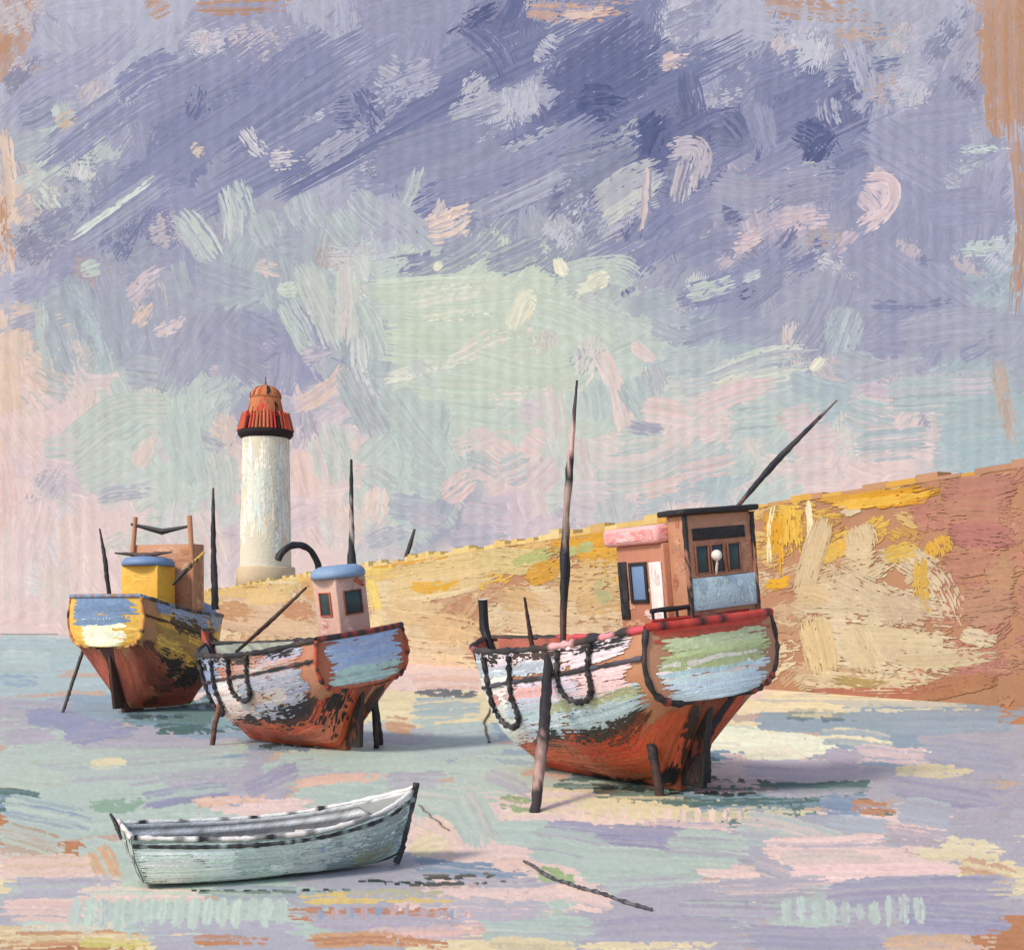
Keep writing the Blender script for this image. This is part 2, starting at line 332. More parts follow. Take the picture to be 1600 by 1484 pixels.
SKYS = """
20 800 60 950 50 #d9d0d2 .3|70 820 110 950 40 #d2cdd2 .4|110 790 60 870 34 #cdc9d0 .5|20 900 120 930 40 #cfd2d2 .5|120 830 150 930 40 #e6d3cd .3|280 780 260 900 40 #d3cfd2 .4|320 790 350 890 36 #e4d0cb .3
300 330 560 190 820 60 60 d .15|420 300 700 150 1000 0 60 #7279a4 .2|620 350 900 200 1180 60 60 #7980a9 .2|150 330 380 180 620 40 56 #888eb3 .15|60 260 180 170 330 80 56 #868cb1 .2|900 420 1150 300 1400 180 50 #878db2 .2|1050 470 1250 370 40 #878db2 .25|760 330 1040 190 40 #b0b4c8 .35|690 300 920 180 34 #bdc0cf .4|480 260 640 150 36 #aeb2c6 .4|1100 250 1330 120 44 #7f86ad .25|330 250 560 100 56 #7d84ab .2|1180 330 1420 210 40 #878db2 .3
0 300 14 420 34 B .45|0 200 10 330 30 p .4|0 560 20 700 40 p .35|300 8 470 0 34 B .35|230 20 262 0 40 B .3|820 18 1010 6 30 #cfa490 .5|880 22 960 14 18 p .4
1190 6 1420 26 40 #bb9580 .6|1565 10 1572 220 60 B .2|1590 200 1590 500 34 B .2|1545 40 1540 150 30 B .5|1300 60 1440 40 36 #bfa294 .75
10 195 60 145 150 95 210 40 48 #a3a5c2 .15|30 190 90 160 44 #8f93b5 .2|60 30 110 80 40 L .3|200 90 210 170 60 L .4|180 150 240 110 290 95 52 d .25
210 180 330 120 420 60 60 #8c90b4 .2|400 160 520 60 60 d .25|300 190 320 130 40 D .45|520 180 590 170 60 D .5|560 140 600 210 44 D .5|690 110 560 160 60 L .55|620 120 590 100 56 #b9bccc .55
720 30 770 70 800 130 54 D .45|780 10 700 60 40 x .55|640 30 560 60 50 P .2|760 120 720 160 44 #c0c3d0 .5|790 150 690 190 40 #b4b7ca .4|870 130 960 70 1010 30 62 D .2|860 190 980 120 1060 70 66 D .25
840 70 870 90 50 #bfc2d2 .5|900 170 980 160 60 x .45|700 200 620 260 56 d .25|560 270 640 240 800 190 60 #8d92b2 .2|800 230 680 290 60 #9094b1 .2|940 190 800 270 640 310 50 P .15|870 260 1000 220 60 #959ab4 .3|1000 240 850 330 54 #8a90ac .35
1040 50 1120 20 46 P .25|1020 90 1110 80 40 d .4|1030 105 1080 90 28 #e0c5c4 .45|1070 110 1085 170 1098 236 34 #68709a .15|1050 220 1110 190 1160 180 40 D .3|1110 205 1172 205 44 #737a9e .15|1135 180 1165 215 40 #5f6890 .3|1000 215 1040 180 38 x .25
1010 245 1030 195 34 x .35|1180 130 1270 90 56 d .4|1240 200 1310 250 50 x .45|1262 260 1300 205 40 x .4|1300 108 1412 96 32 #717aa4 .45|1180 160 1200 240 40 P .2|1290 150 1300 200 40 L .4|1330 60 1360 150 40 L .4|1500 130 1440 220 60 P .25|1400 200 1540 180 60 #9fa2c0 .2
1420 230 1430 250 40 d .4|1350 200 1500 290 70 #9da0be .2|1540 260 1520 390 60 #a2a4c0 .2|1450 330 1560 320 60 P .2|1530 250 1480 270 14 #b5d0cc .5|1500 236 1590 236 14 #b9d3ce .5|1500 390 1590 385 26 #b9d0ce .6
930 330 980 290 1040 262 56 #b9bcc4 .15 L|940 345 1010 300 1030 280 26 #c8c9c6 .3|1040 240 1090 235 1085 300 40 #b9b4c4 .45 k|1060 320 1080 240 30 #c9c0c8 .3|1012 262 1008 320 1000 368 12 #e5cfcb .1|1060 330 1000 380 40 d .4|980 380 1000 340 30 D .4
1345 285 1385 285 1390 310 1370 338 1338 362 30 #d9c5cf .12 K|1345 300 1372 330 34 #d6c3ce .2|1340 360 1300 400 20 #c9b8c8 .4|1210 352 1300 340 34 #d2bfc8 .3|1140 380 1190 370 30 #e0c6c9 .35|1218 390 1250 345 18 D .4|1270 385 1300 375 24 D .5|1280 262 1220 275 24 M .4|1100 320 1180 310 60 #989dba .15
1130 340 1160 330 40 D .4|1110 290 1230 300 50 #9ba0ba .2|1200 300 1320 280 60 #9a9ebb .2|1060 400 1160 370 50 #8b91b2 .3|1140 480 1240 400 60 #8e92b2 .25|1150 460 1180 450 26 x .5|1230 420 1290 390 36 d .4|1250 560 1320 420 60 #9a9dba .2|1160 440 1192 425 15 #c6d8d2 .1|1070 460 1150 440 26 M .3
1330 480 1300 560 60 #b2c1c6 .3|1350 400 1450 460 70 #9ea1bd .2|1440 420 1520 480 60 #9ea3be .3|1400 520 1560 500 50 #a6a9c0 .3|1500 560 1560 530 26 #8a8db4 .45|1360 480 1520 470 22 d .6
110 385 180 335 262 278 42 #a3a8be .12|104 376 170 330 246 274 7 #cfdcd2 .2|280 330 310 370 338 412 46 #c0d0c6 .1|352 290 364 330 362 380 36 #bccbc9 .2|372 280 395 350 30 #b7c7c9 .4|400 330 430 390 50 #b3bfc6 .25|380 200 430 250 30 #d0cfd6 .6|420 250 480 250 36 #d8cfd2 .55
90 160 100 190 30 #b6c4c4 .3|60 290 90 330 40 #bfc9be .5|90 200 120 180 26 #d4bba8 .5|300 240 320 230 26 #d9c5b6 .5|470 300 500 360 60 #b4bfc6 .2|550 300 600 350 50 #b4bec5 .2|620 345 640 300 656 255 20 M .2|600 320 680 390 40 #adb3c2 .15|520 330 560 380 50 #b5c2c4 .2
664 352 700 340 742 326 26 #e9cdc0 .15|668 372 700 366 738 346 22 #eacfc3 .15|680 340 690 310 16 #d5c7c8 .3|690 400 740 380 40 #9a9fb8 .2|600 420 720 400 40 d .3|580 430 640 410 30 M .3|760 420 850 380 44 #8f95b0 .2|640 440 740 390 800 330 36 #959ab4 .25
60 470 70 540 85 600 20 #b7c8cc .3|110 430 150 520 44 #a9b5c0 .15|125 425 160 410 26 M .3|180 440 200 560 46 #a5adbd .2|230 440 260 560 40 G .25|80 500 110 590 36 #a8b0bf .2|200 470 260 420 30 k .4|210 510 240 470 24 p .5|240 520 290 490 26 #d9c8cc .5|270 600 330 480 60 #a3a6bb .25|320 560 380 480 60 #9a9cb6 .2|300 420 400 450 50 #a4a9be .2|170 590 110 440 20 #b5c4ca .4
340 520 420 560 60 #a1a2ba .25|420 400 440 470 40 #a6acbd .2|400 415 440 425 26 #e0c9c8 .45|432 452 465 450 22 #c5d5c0 .1|442 470 470 520 490 560 34 #b5c5c0 .1|470 410 510 500 530 548 44 #bcc4c0 .12 M|540 400 545 470 540 545 36 #c0c8c2 .15 K|560 400 580 440 30 #c4cfc8 .3|470 560 520 550 26 #c6bec8 .4
570 460 690 452 820 448 46 #bfd0bd .08|590 500 720 500 900 480 60 #bdcebb .08|580 540 700 548 860 540 56 #bdcdba .08|620 590 760 600 900 580 56 #bccdbb .1|720 560 860 590 940 560 54 #bccdbb .1|800 470 900 500 960 540 60 #bccdc0 .12|700 640 800 650 870 640 50 #b9cbbf .15|560 470 600 560 30 #b8c8bd .2|860 440 960 420 1000 440 46 #b7c9c0 .15
870 402 884 432 16 #f0e9d2 .05|680 412 690 420 16 #e6e4cc .1|795 515 820 470 840 480 22 #efe8cc .1|810 500 830 470 24 #ece6ca .1|918 445 952 430 22 #edead2 .05|900 455 930 445 16 #dfe3cc .2|980 450 985 460 26 D .25|1000 480 1060 470 50 #a9b6bf .2|1060 530 1140 500 44 #9b9fb8 .25|1040 570 1120 560 40 #b0bcc4 .25
1020 500 1080 520 50 #a8adbe .25|1110 602 1190 590 1270 575 24 #d3dbca .15|1100 590 1200 555 1280 550 26 #c3cfc6 .2|1266 578 1288 558 15 #f0ead0 .05|1110 612 1170 590 15 #e8e4cc .2|1200 620 1280 600 30 #b6c6c6 .2|1230 590 1330 620 34 #adbdc6 .2|1300 560 1400 600 50 #adb7c4 .25|1340 610 1470 590 22 #c7b9c9 .5
90 720 180 650 270 640 60 #b4c5bb .1|120 750 200 710 60 #b5c6bc .12|190 690 230 660 50 #b3c4bc .15|60 700 130 690 40 M .2|10 640 60 720 60 K .2|60 780 30 880 70 #e2cccc .2|100 800 110 900 40 #e3cbc6 .25|20 820 20 960 50 #e0cccd .2|90 880 90 960 50 #d9cdc4 .25|0 700 10 840 34 #dfc0bc .3
150 780 240 770 24 #a9abc0 .3|210 730 240 680 26 #e4c9c2 .25|250 720 290 650 36 k .3|270 640 310 760 60 #b0c0c0 .15|340 700 350 800 50 #b5c2be .2|300 800 330 880 50 #e0c6c4 .25|250 830 280 900 40 #d9c4c8 .3|330 660 370 680 40 #e4c9bd .2|350 640 360 720 30 #d9c0b8 .4|360 560 420 600 40 #a0a2b8 .3
460 640 520 600 540 570 26 #e6cabb .2|470 700 490 780 50 #e6c9c0 .15|500 660 520 720 530 760 58 #b3c4bd .1|480 640 490 690 26 #a5a8ba .25|540 570 600 680 60 #aab4bb .15|600 600 660 680 700 720 60 #b0bfbe .12|640 740 700 760 50 #b2c2bf .15|570 740 620 780 46 #b9c1c2 .2|530 790 560 840 46 #e5cbc4 .2|590 760 580 820 40 #e8cdc6 .15
700 700 720 740 40 M .15|730 690 780 680 36 #e0c5c6 .25|690 780 740 740 40 #e6c9c6 .2|640 800 700 820 36 #bcb5c4 .3|720 800 800 810 40 #c2bbc8 .25|780 660 800 640 40 #b9c9c2 .15|810 640 850 650 40 k .25|820 680 850 700 46 #e3c6c6 .2|780 740 830 720 50 #b7bfc5 .2|700 840 800 830 30 #b3b1c2 .25|570 850 650 830 26 #b4b2c4 .3
830 760 870 720 46 #d3bfc6 .2|855 600 870 700 36 #dcc7c8 .2|890 570 950 550 40 #a7aebb .2|905 560 930 540 22 #aaa8bf .2|935 545 960 600 985 690 28 #e7cbca .12|985 535 1025 565 18 #e6cccb .1|925 590 935 660 40 #b3bfc4 .15|980 590 1010 650 46 #b1bcc3 .15|1000 640 1080 650 40 #e2c7c6 .15|1060 610 1120 600 30 #b1bfc3 .15|1080 640 1160 610 1215 600 34 #e2c5c5 .12
960 700 1040 690 60 #b0c2c0 .1|930 740 1010 735 1080 700 60 #b0c3c1 .08|1140 660 1220 650 56 #adc0c3 .08|1080 710 1130 680 36 #b3c3c2 .15|980 665 1040 670 22 #a3a4bb .2|1090 680 1120 670 26 #e2c6c5 .2|1060 740 1150 720 34 #dcc4c4 .2|900 680 920 760 36 #dcc6c8 .2|880 770 960 770 34 #cfc2c8 .2|1000 770 1080 750 24 #e2c6c0 .25
1220 660 1290 650 50 #dcc3c9 .2|1230 690 1310 680 50 #dcc4c8 .15|1320 640 1400 660 60 #adbfc4 .12|1380 620 1540 610 56 #b0c0c6 .12|1330 700 1460 690 50 #a9bac4 .12|1460 660 1580 650 60 #adbcc2 .15|1480 600 1580 590 40 #c5bfc8 .25|1240 740 1300 730 40 #d8c4c8 .25|1330 590 1460 560 26 #aab3c2 .3|1560 560 1590 700 30 #c2a89a .4
640 470 800 440 30 #d8d9c8 .55|700 560 900 520 30 #e3d6ce .75|760 620 900 600 26 #dfd0cc .7|600 600 760 560 30 #d8dacb .6|660 500 880 480 20 #e6e4d0 .8|930 520 860 640 40 #d8d0cc .7|560 520 600 640 34 #c9cfcb .5|900 470 1010 520 36 #c0cac8 .5|640 560 700 640 30 #bcc4c4 .6|798 518 818 470 838 458 26 #f3ecd2 .05|870 402 884 432 16 #f3ecd6 .05|916 446 954 430 22 #f1ecd4 .05|1268 578 1288 558 15 #f3edd4 .05|680 410 690 420 15 #eceacf .05|700 700 860 660 30 #d8cbc8 .7|500 690 560 760 30 #b9c6c0 .5
"""
for s_ in SKYS.replace('\n', '|').split('|'):
    f = s_.split()
    if not f: continue
    k = next(i for i, q in enumerate(f) if q[0] == '#' or q in S); xy = [float(q) for q in f[:k-1]]
    sk(xy, float(f[k-1]), f[k], float(f[k+1])*1.15 + .05, 2.4, .05, f[k+2] if len(f) > k+2 else None, .07)
tag(sky.build('sky', M_sky), kind='structure')

# ------------------------------------------------------------------ ground: harbour bed at low tide
GZ = -.012
lay = [0]
def gmap(P2, hh):
    y = np.maximum(P2[..., 1], HZ + 3.2); z = GZ + hh
    Y = F * (EYE - z) / (y - HZ); X = (P2[..., 0] - 800) / F * Y
    return np.stack([X, Y, z], -1)
KG = 1.02
G = {'g': '#b5c5bc', 'L': '#aeacb7', 'K': '#dfc6bf', 'N': '#dfd0aa', 't': '#5b7671', 'b': '#8ca2b4', 'B': '#b8825f', 'T': '#a9bec1', 'W': '#f1ead0', 'O': '#d5b263',  # t: teal of shaded water by the boats, shade put into the colour
     'v': '#8f94b3'}
GR = ["TTKKKKKKB", "TTKKKKKNB", "LbtNgNNbb", "gLbgbgWbL", "gggLgggLL", "gggKggbLL", "bggKgLggL", "gggLggKgN", "LggKLgLgL", "BgNLLNLLL"]
GY = [1000, 1060, 1110, 1160, 1210, 1260, 1310, 1360, 1420, 1480]
def gcell(x, y):
    i = int(np.argmin([abs(y + rng.normal()*9 - q) for q in GY])); j = int(np.clip(round((x + rng.normal()*45)/200), 0, 8))
    return GR[i][j]
GR = ["TTKKKKKKB", "TTKKKKKNB", "LbtNNNNbB", "gLbgbgWbL", "ggLggtKLL", "tgKgKNtLL", "BggKgLLKL", "KggLKgKKN", "LggLKLgLL", "BNLLNLLLB"]
GY = [1000, 1060, 1110, 1160, 1210, 1260, 1310, 1360, 1420, 1480]
def gcell(x, y):
    i = int(np.argmin([abs(y + rng.normal()*9 - q) for q in GY])); j = int(np.clip(round((x + rng.normal()*45)/200), 0, 8))
    return GR[i][j]
water, sand, bed_shade = MB(), MB(), MB()
class Sheet:
    """the bed of the harbour as one sheet, finer towards the shore; each patch of it has a colour and a kind"""
    def __init__(s, x0, x1, y0, y1, dx, dy):
        s.xs = np.arange(x0, x1, dx); s.ys = np.arange(y0, y1, dy); s.x0, s.y0, s.dx, s.dy = x0, y0, dx, dy
        s.buf = np.clip(A('#c2a996', KG)[None, None] * (1 + .06*rng.normal(size=(len(s.ys), len(s.xs), 1))), 0, 1); s.kind = np.zeros(s.buf.shape[:2], int); s.k = 0
    def put(s, x, y, c):
        ix = np.round((x - s.x0)/s.dx).astype(int); iy = np.round((y - s.y0)/s.dy).astype(int)
        ok = (ix >= 0) & (ix < len(s.xs)) & (iy >= 0) & (iy < len(s.ys))
        cc = np.broadcast_to(c[:, None, None, :], x.shape + (3,))
        s.buf[iy[ok], ix[ok]] = cc[ok]; s.kind[iy[ok], ix[ok]] = s.k
    def meshes(s):
        n, m = s.kind.shape; X, Y = np.meshgrid(s.xs, s.ys)
        V = gmap(np.stack([X, Y], -1), np.zeros(X.shape)).reshape(-1, 3)
        idx = np.arange(n*m).reshape(n, m); f = np.stack([idx[:-1, :-1], idx[1:, :-1], idx[1:, 1:], idx[:-1, 1:]], -1)
        out = []
        for k in range(3):
            q = f[s.kind[:-1, :-1] == k]; u, inv = np.unique(q, return_inverse=True)
            mb = MB(); mb.add(V[u], inv.reshape(q.shape), s.buf.reshape(-1, 3)[u]); out.append(mb)
        return out
bed = Sheet(-420, 2020, 988.2, 1500, 2.1, 1.6)
WARM = np.array([1.03, 1., .92])
def gs(x0, y0, x1, y1, w_, c, dry=.2, bw=2.6, jit=.05, c2=None):
    if c2 is None:
        c2 = gcell((x0+x1)/2, max((y0+y1)/2, 992))
        if c2 == 't': c2 = 'b'
    h = G.get(c, c); r_, g_, b_ = (int(h[i:i+2], 16) for i in (1, 3, 5))
    bed.k = 2 if (g_ > r_ + 12 and r_ + g_ + b_ < 420) else 1 if b_ > r_ - 6 else 0  # dark teals, the painted shade, make the third kind
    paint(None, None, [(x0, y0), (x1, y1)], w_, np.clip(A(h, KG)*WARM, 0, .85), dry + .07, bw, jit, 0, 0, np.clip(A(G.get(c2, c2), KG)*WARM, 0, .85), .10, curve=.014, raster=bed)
gr = MB()
xs = np.concatenate([np.linspace(-1500, -80, 20), np.linspace(-70, 70, 60), np.linspace(80, 1500, 20)])
ys = np.concatenate([np.linspace(-40, 0, 6), np.linspace(3, 140, 80), np.linspace(150, 1700, 30)])
X, Y = np.meshgrid(xs, ys, indexing='ij')
gr.grid(np.stack([X, Y, np.full_like(X, GZ - .02)], -1), A('#c39c82', KG))
tag(gr.build('ground', M_sand), kind='structure')
for rnd in range(2):
    y = 992.
    while y < 1500:
        st_ = 7 + (y - 985) * .055
        for gx in range(-140, 1760, 105):
            x = gx + rng.normal()*40; l = rng.uniform(60, 200); ww = st_ * rng.uniform(.8, 1.9)
            yy = y + rng.normal()*st_*.5
            if yy - ww/2 < 990: continue
            dy_ = rng.normal()*st_*.18; gs(x - l/2, yy - dy_, x + l/2, yy + dy_, ww, gcell(x, yy), .1 + .35*rnd*rng.random())
        y += st_ * 1.25
for i in range(60):
    x = rng.uniform(-200, 700); y = rng.uniform(988.3, 994); gs(x - 90, y, x + 90, y, 3.5, random.choice(['#d3c9cc', '#c8c9cf', '#bccace', '#d9cac8']), .1, 1.2)  # pale far bed: horizon haze painted into its colour
# beyond the sides of the frame
for i in range(500):
    x = rng.uniform(-420, 2020); y = HZ + 12 + 480*rng.random()**1.5
    if -100 < x < 1700: continue
    l = rng.uniform(120, 300); gs(x-l/2, y, x+l/2, y + rng.normal()*3, (6 + (y-985)*.10), gcell(x % 1600, y), .2)
GS = """
0 1000 90 1004 22 T .1|0 1030 80 1034 30 #b3c6c6 .1|20 1075 100 1070 24 T .2|0 1060 60 1064 16 #8fa9bd .3|40 1118 150 1132 28 v .15|0 1150 90 1146 22 L .2|100 1150 220 1140 26 v .3|190 1118 370 1128 26 #647e7a .25|240 1138 350 1142 16 #4f6a66 .4|330 1128 390 1118 16 #7fa3a6 .4
60 1205 200 1180 380 1165 0 g .1|60 1200 390 1175 50 #b3c3ba .1|0 1180 140 1176 26 g .15|0 1210 120 1222 30 #b9c6b8 .2|140 1195 200 1190 16 N .4|150 1160 380 1158 14 L .3|220 1252 360 1232 26 #9193ae .15|140 1258 230 1254 22 #8dad96 .4|60 1240 180 1236 22 g .2|300 1252 420 1246 14 #dbb9a4 .45|0 1262 140 1290 50 g .15
0 1300 100 1330 40 #b7c0b4 .2|0 1350 160 1346 30 #d9bfae .3|150 1320 180 1380 40 #cfa888 .4|20 1390 190 1384 30 #b3b0bd .2|0 1420 170 1424 34 #dcc0b8 .3|30 1455 200 1448 26 #c9c9be .3|0 1475 230 1470 34 B .3|120 1470 240 1476 16 #c9bd70 .4|230 1480 480 1470 30 L .2|200 1448 480 1452 20 #b2aebc .2|300 1466 420 1470 16 #bb8563 .4
480 1204 640 1196 34 g .1|410 1206 520 1200 30 g .12|640 1165 780 1150 50 #b0bfbd .1|640 1110 750 1104 34 #a3b8bb .1|648 1081 752 1083 7 #515b66 .5|640 1066 760 1066 18 #dcb9a8 .2|560 1140 680 1150 26 L .25|380 1238 470 1196 26 #9a97ad .2|450 1226 620 1212 16 #dcb7a6 .4|600 1130 650 1135 26 #c69b80 .4
640 1250 740 1262 44 g .1|600 1220 700 1216 24 L .25|650 1290 720 1330 60 #e0c6b4 .3|640 1330 700 1310 26 #ddd0ab .4|720 1240 760 1320 60 g .1|700 1200 820 1210 40 #b2c1bd .12|780 1180 860 1180 40 #b7c2bb .2|780 1250 850 1262 22 #92a57e .5|760 1210 830 1240 26 L .3
640 1352 830 1366 26 #7c93ab .25|700 1378 900 1372 16 L .3|770 1350 860 1350 20 #dcbfb4 .3|840 1362 900 1380 22 #9fb47f .5
1160 1090 1360 1088 1 N .1|1180 1092 1560 1094 30 #e6d6b2 .12|1150 1106 1320 1106 16 #ead9b4 .2|1180 1126 1400 1128 30 #8fa4b2 .15|1380 1128 1590 1124 34 #9aabba .2|1226 1116 1340 1120 16 #5d7a84 .5|1150 1156 1310 1162 30 #f2ebd3 .1|1280 1150 1400 1160 24 #e8dcbc .25|1160 1176 1260 1176 20 #efe3cb .3|1330 1176 1480 1186 30 #dfc6c4 .15|1160 1198 1350 1200 26 #bdb7c5 .2|1290 1176 1350 1190 24 #b3aabb .3|1440 1170 1590 1190 44 #a3a8ba .2|1400 1205 1520 1206 20 #dccda6 .35
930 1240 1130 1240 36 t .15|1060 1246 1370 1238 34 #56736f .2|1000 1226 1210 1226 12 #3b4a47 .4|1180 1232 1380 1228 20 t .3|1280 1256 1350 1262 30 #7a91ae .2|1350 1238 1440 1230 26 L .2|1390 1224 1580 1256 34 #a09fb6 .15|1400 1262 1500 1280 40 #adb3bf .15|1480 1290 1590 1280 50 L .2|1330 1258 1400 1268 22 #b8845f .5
900 1262 1100 1270 20 #e2d2aa .35|1060 1278 1280 1270 20 #d9c9a0 .4|880 1272 1020 1284 22 #e6cabd .25|1000 1290 1160 1290 20 #e0c5bf .4|850 1296 960 1310 34 #a19fb6 .15|930 1306 1090 1316 42 #9c9bb3 .12|1180 1294 1330 1290 34 #a7adb9 .2|1150 1300 1300 1310 36 #b3c1bf .12|1290 1290 1420 1306 40 #aeb6bf .15
820 1316 960 1344 50 g .08|900 1350 1080 1362 56 #b6c6bd .08|1040 1322 1170 1330 56 #b6c6bd .1|1160 1280 1340 1326 30 #b2bfbe .2|940 1386 1100 1378 30 #b8c5bd .2|1190 1322 1400 1314 30 #e5c8c1 .12|1220 1340 1380 1340 18 #cdbfbb .25|1210 1366 1500 1362 28 #eaccc7 .08|1180 1350 1240 1370 30 L .25|1430 1326 1570 1330 34 #dccfb2 .3|1380 1300 1480 1312 26 #b3a9b4 .3|1500 1350 1590 1370 30 #c9a68c .45
860 1396 960 1412 34 #e6c9bf .15|960 1410 1130 1394 36 #b2adbb .2|1100 1390 1300 1384 30 L .15|1290 1396 1580 1386 40 #9d9bb2 .12|840 1420 900 1410 22 g .3|1060 1420 1220 1424 40 #afa9b9 .2|740 1444 930 1452 44 g .15|930 1456 1160 1450 34 #a9a6b7 .15|1150 1460 1420 1464 34 #a3a1b6 .15|1400 1430 1580 1440 44 #9e9db5 .15|1380 1475 1560 1470 24 #cfae92 .4|900 1478 1120 1476 16 N .4
460 1404 720 1402 16 #d9c07c .35|540 1396 700 1396 12 #b7b48c .4|450 1428 740 1424 22 #ba8366 .45|480 1440 730 1446 18 #b7aebb .25|560 1458 760 1452 20 #dcbab2 .3|330 1392 470 1392 18 #9ea7b3 .2|120 1398 330 1398 20 #dfc5bd .25|700 1420 860 1420 26 #b4b0bd .2|480 1470 720 1478 20 #bb8768 .4|760 1474 900 1478 20 #c9bba0 .3
"""
for s_ in GS.replace('\n', '|').split('|'):  # teal and blue strokes around the hulls paint their cast shade
    f = s_.split()
    if not f: continue
    k = next(i for i, q in enumerate(f) if q[0] == '#' or q in G)
    v_ = [float(q) for q in f[:k]]
    if k != 5 or v_[4] < 5: continue
    gs(*v_, f[k], float(f[k+1]))
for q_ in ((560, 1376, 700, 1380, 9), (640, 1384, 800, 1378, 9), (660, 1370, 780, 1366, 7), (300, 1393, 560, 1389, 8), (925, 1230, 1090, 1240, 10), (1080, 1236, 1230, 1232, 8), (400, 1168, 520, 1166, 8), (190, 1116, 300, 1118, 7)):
    gs(*q_, '#2f3d3b', .55)  # dark broken streaks: shade under the hulls, painted on the bed
for x in range(120, 460, 23):
    gs(x + rng.normal()*2, 1402, x - 5, 1448 + rng.normal()*4, 13 + rng.normal(), '#c3d2c7', .15)
for x in range(1228, 1440, 23):
    gs(x, 1404 + rng.normal()*4, x + 2, 1446 + rng.normal()*4, 12, '#bccbc4', .25)
for x in range(500, 740, 23):
    gs(x, 1416 + rng.normal()*3, x + 1, 1436, 8, '#8f9cb4' if rng.random() < .5 else '#c4a0a0', .3)
for x in range(905, 1160, 23):
    gs(x, 1262, x + 1, 1284 + rng.normal()*3, 8, '#ead0bf', .3)
sand, water, bed_shade = bed.meshes()
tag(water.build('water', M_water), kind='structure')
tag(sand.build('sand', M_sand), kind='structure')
tag(bed_shade.build('painted_shade', M_sand), 'dark teal shade of the boats painted in streaks over the wet harbour bed', 'painted_shade', kind='stuff')  # dark teal areas: cast shade of the boats, painted into the sheet

# ------------------------------------------------------------------ harbour wall
WH = 10.3
WA = np.array([800/F*53, 53.]); WB = np.array([-240/F*141, 141.])          # near right, far left (plan)
wd = (WB - WA) / np.linalg.norm(WB - WA); wn = np.array([wd[1], -wd[0]]); wn = wn if wn[1] < 0 else -wn
W0 = WA - wd * 9; W1 = WA + wd * 178; WL = 203.
def wall_pt(s, z, o=0.):
    p = W0[None] + np.asarray(s).reshape(-1, 1) * wd + np.asarray(o).reshape(-1, 1) * wn
    return np.concatenate([p, np.asarray(z, float).reshape(-1, 1)], 1).reshape(np.shape(s) + (3,))
def wmap(P2, hh):
    x = (P2[..., 0] - 800) / F; zz = (HZ - P2[..., 1]) / F
    n = np.array([wn[0], wn[1]])
    tt = (W0 @ n) / np.where(np.abs(x*n[0] + n[1]) < 1e-4, 1e-4, x*n[0] + n[1])
    X = x * tt; Y = tt
    s = (X - W0[0]) * wd[0] + (Y - W0[1]) * wd[1]; z = EYE + zz * tt
    s = np.clip(s, 0, WL); z = np.clip(z, -.3, WH)
    return wall_pt(s, z, hh)
KW = 1.48
wt = empty('harbour_wall', (W0[0], W0[1], 0), 0, 'long high ochre stone harbour wall running behind the grounded boats to the lighthouse', 'wall')
off0 = np.array([W0[0], W0[1], 0])
wm = MB()
def wgrid(mb, s0, s1, z0, z1, o0, o1, c, n=60):
    ss = np.linspace(s0, s1, n)
    prof = [(o1, z0), (o1, z1), (o0, z1), (o0, z0)]
    P_ = np.stack([np.stack([wall_pt(ss, np.full(n, z), np.full(n, o)) for o, z in prof], 1)], 0)[0]
    mb.grid(P_, c)
    for k_ in (0, -1): mb.add(P_[k_], [[0, 1, 2, 3]], c)
wgrid(wm, 0, WL, -.5, WH, -5, 0, A('#bb8a6a', KW))
wl = [0.]
def ws(x0, y0, x1, y1, w_, c, dry=.3, bw=2.2, rib=.08):
    wl[0] += .0001
    paint(wm, wmap, [(x0, y0), (x1, y1)], w_, A(c, KW), dry, bw, .05, -.0 + .004 + wl[0], .0006, None, rib)
def wtop(x): return 880 - (880-705)/1040*(x-560)
def wbot(x): return 1030 + (1105-1030)/1040*(x-560)
for rnd in range(2):
    for gx in range(330, 1680, 46):
        tp, bt = wtop(gx), wbot(gx)
        for k in range(6):
            x = gx + rng.normal()*20; y = tp + (bt-tp)*(k + .5 + rng.normal()*.3)/6
            f = (y-tp)/(bt-tp)
            if x > 1440: cs = ['#c48a78', '#c79474', '#c89078', '#cb9c7a', '#c58a7a']
            elif f < .3: cs = ['#dfb25a', '#e2b95f', '#d8b67c', '#c99a5c'] if x > 760 else ['#dcc38c', '#e2c27a', '#d6bd8d']
            else: cs = ['#dcc8a4', '#d6bd98', '#e0cdaa', '#c9a482', '#d8bf9c', '#cfb08e', '#c49a7a']
            a = R(rng.normal(-8, 25)); l = rng.uniform(40, 110)
            ws(x - l/2*math.cos(a), y - l/2*math.sin(a), x + l/2*math.cos(a), y + l/2*math.sin(a), rng.uniform(16, 40), random.choice(cs), .45 + .3*rng.random())
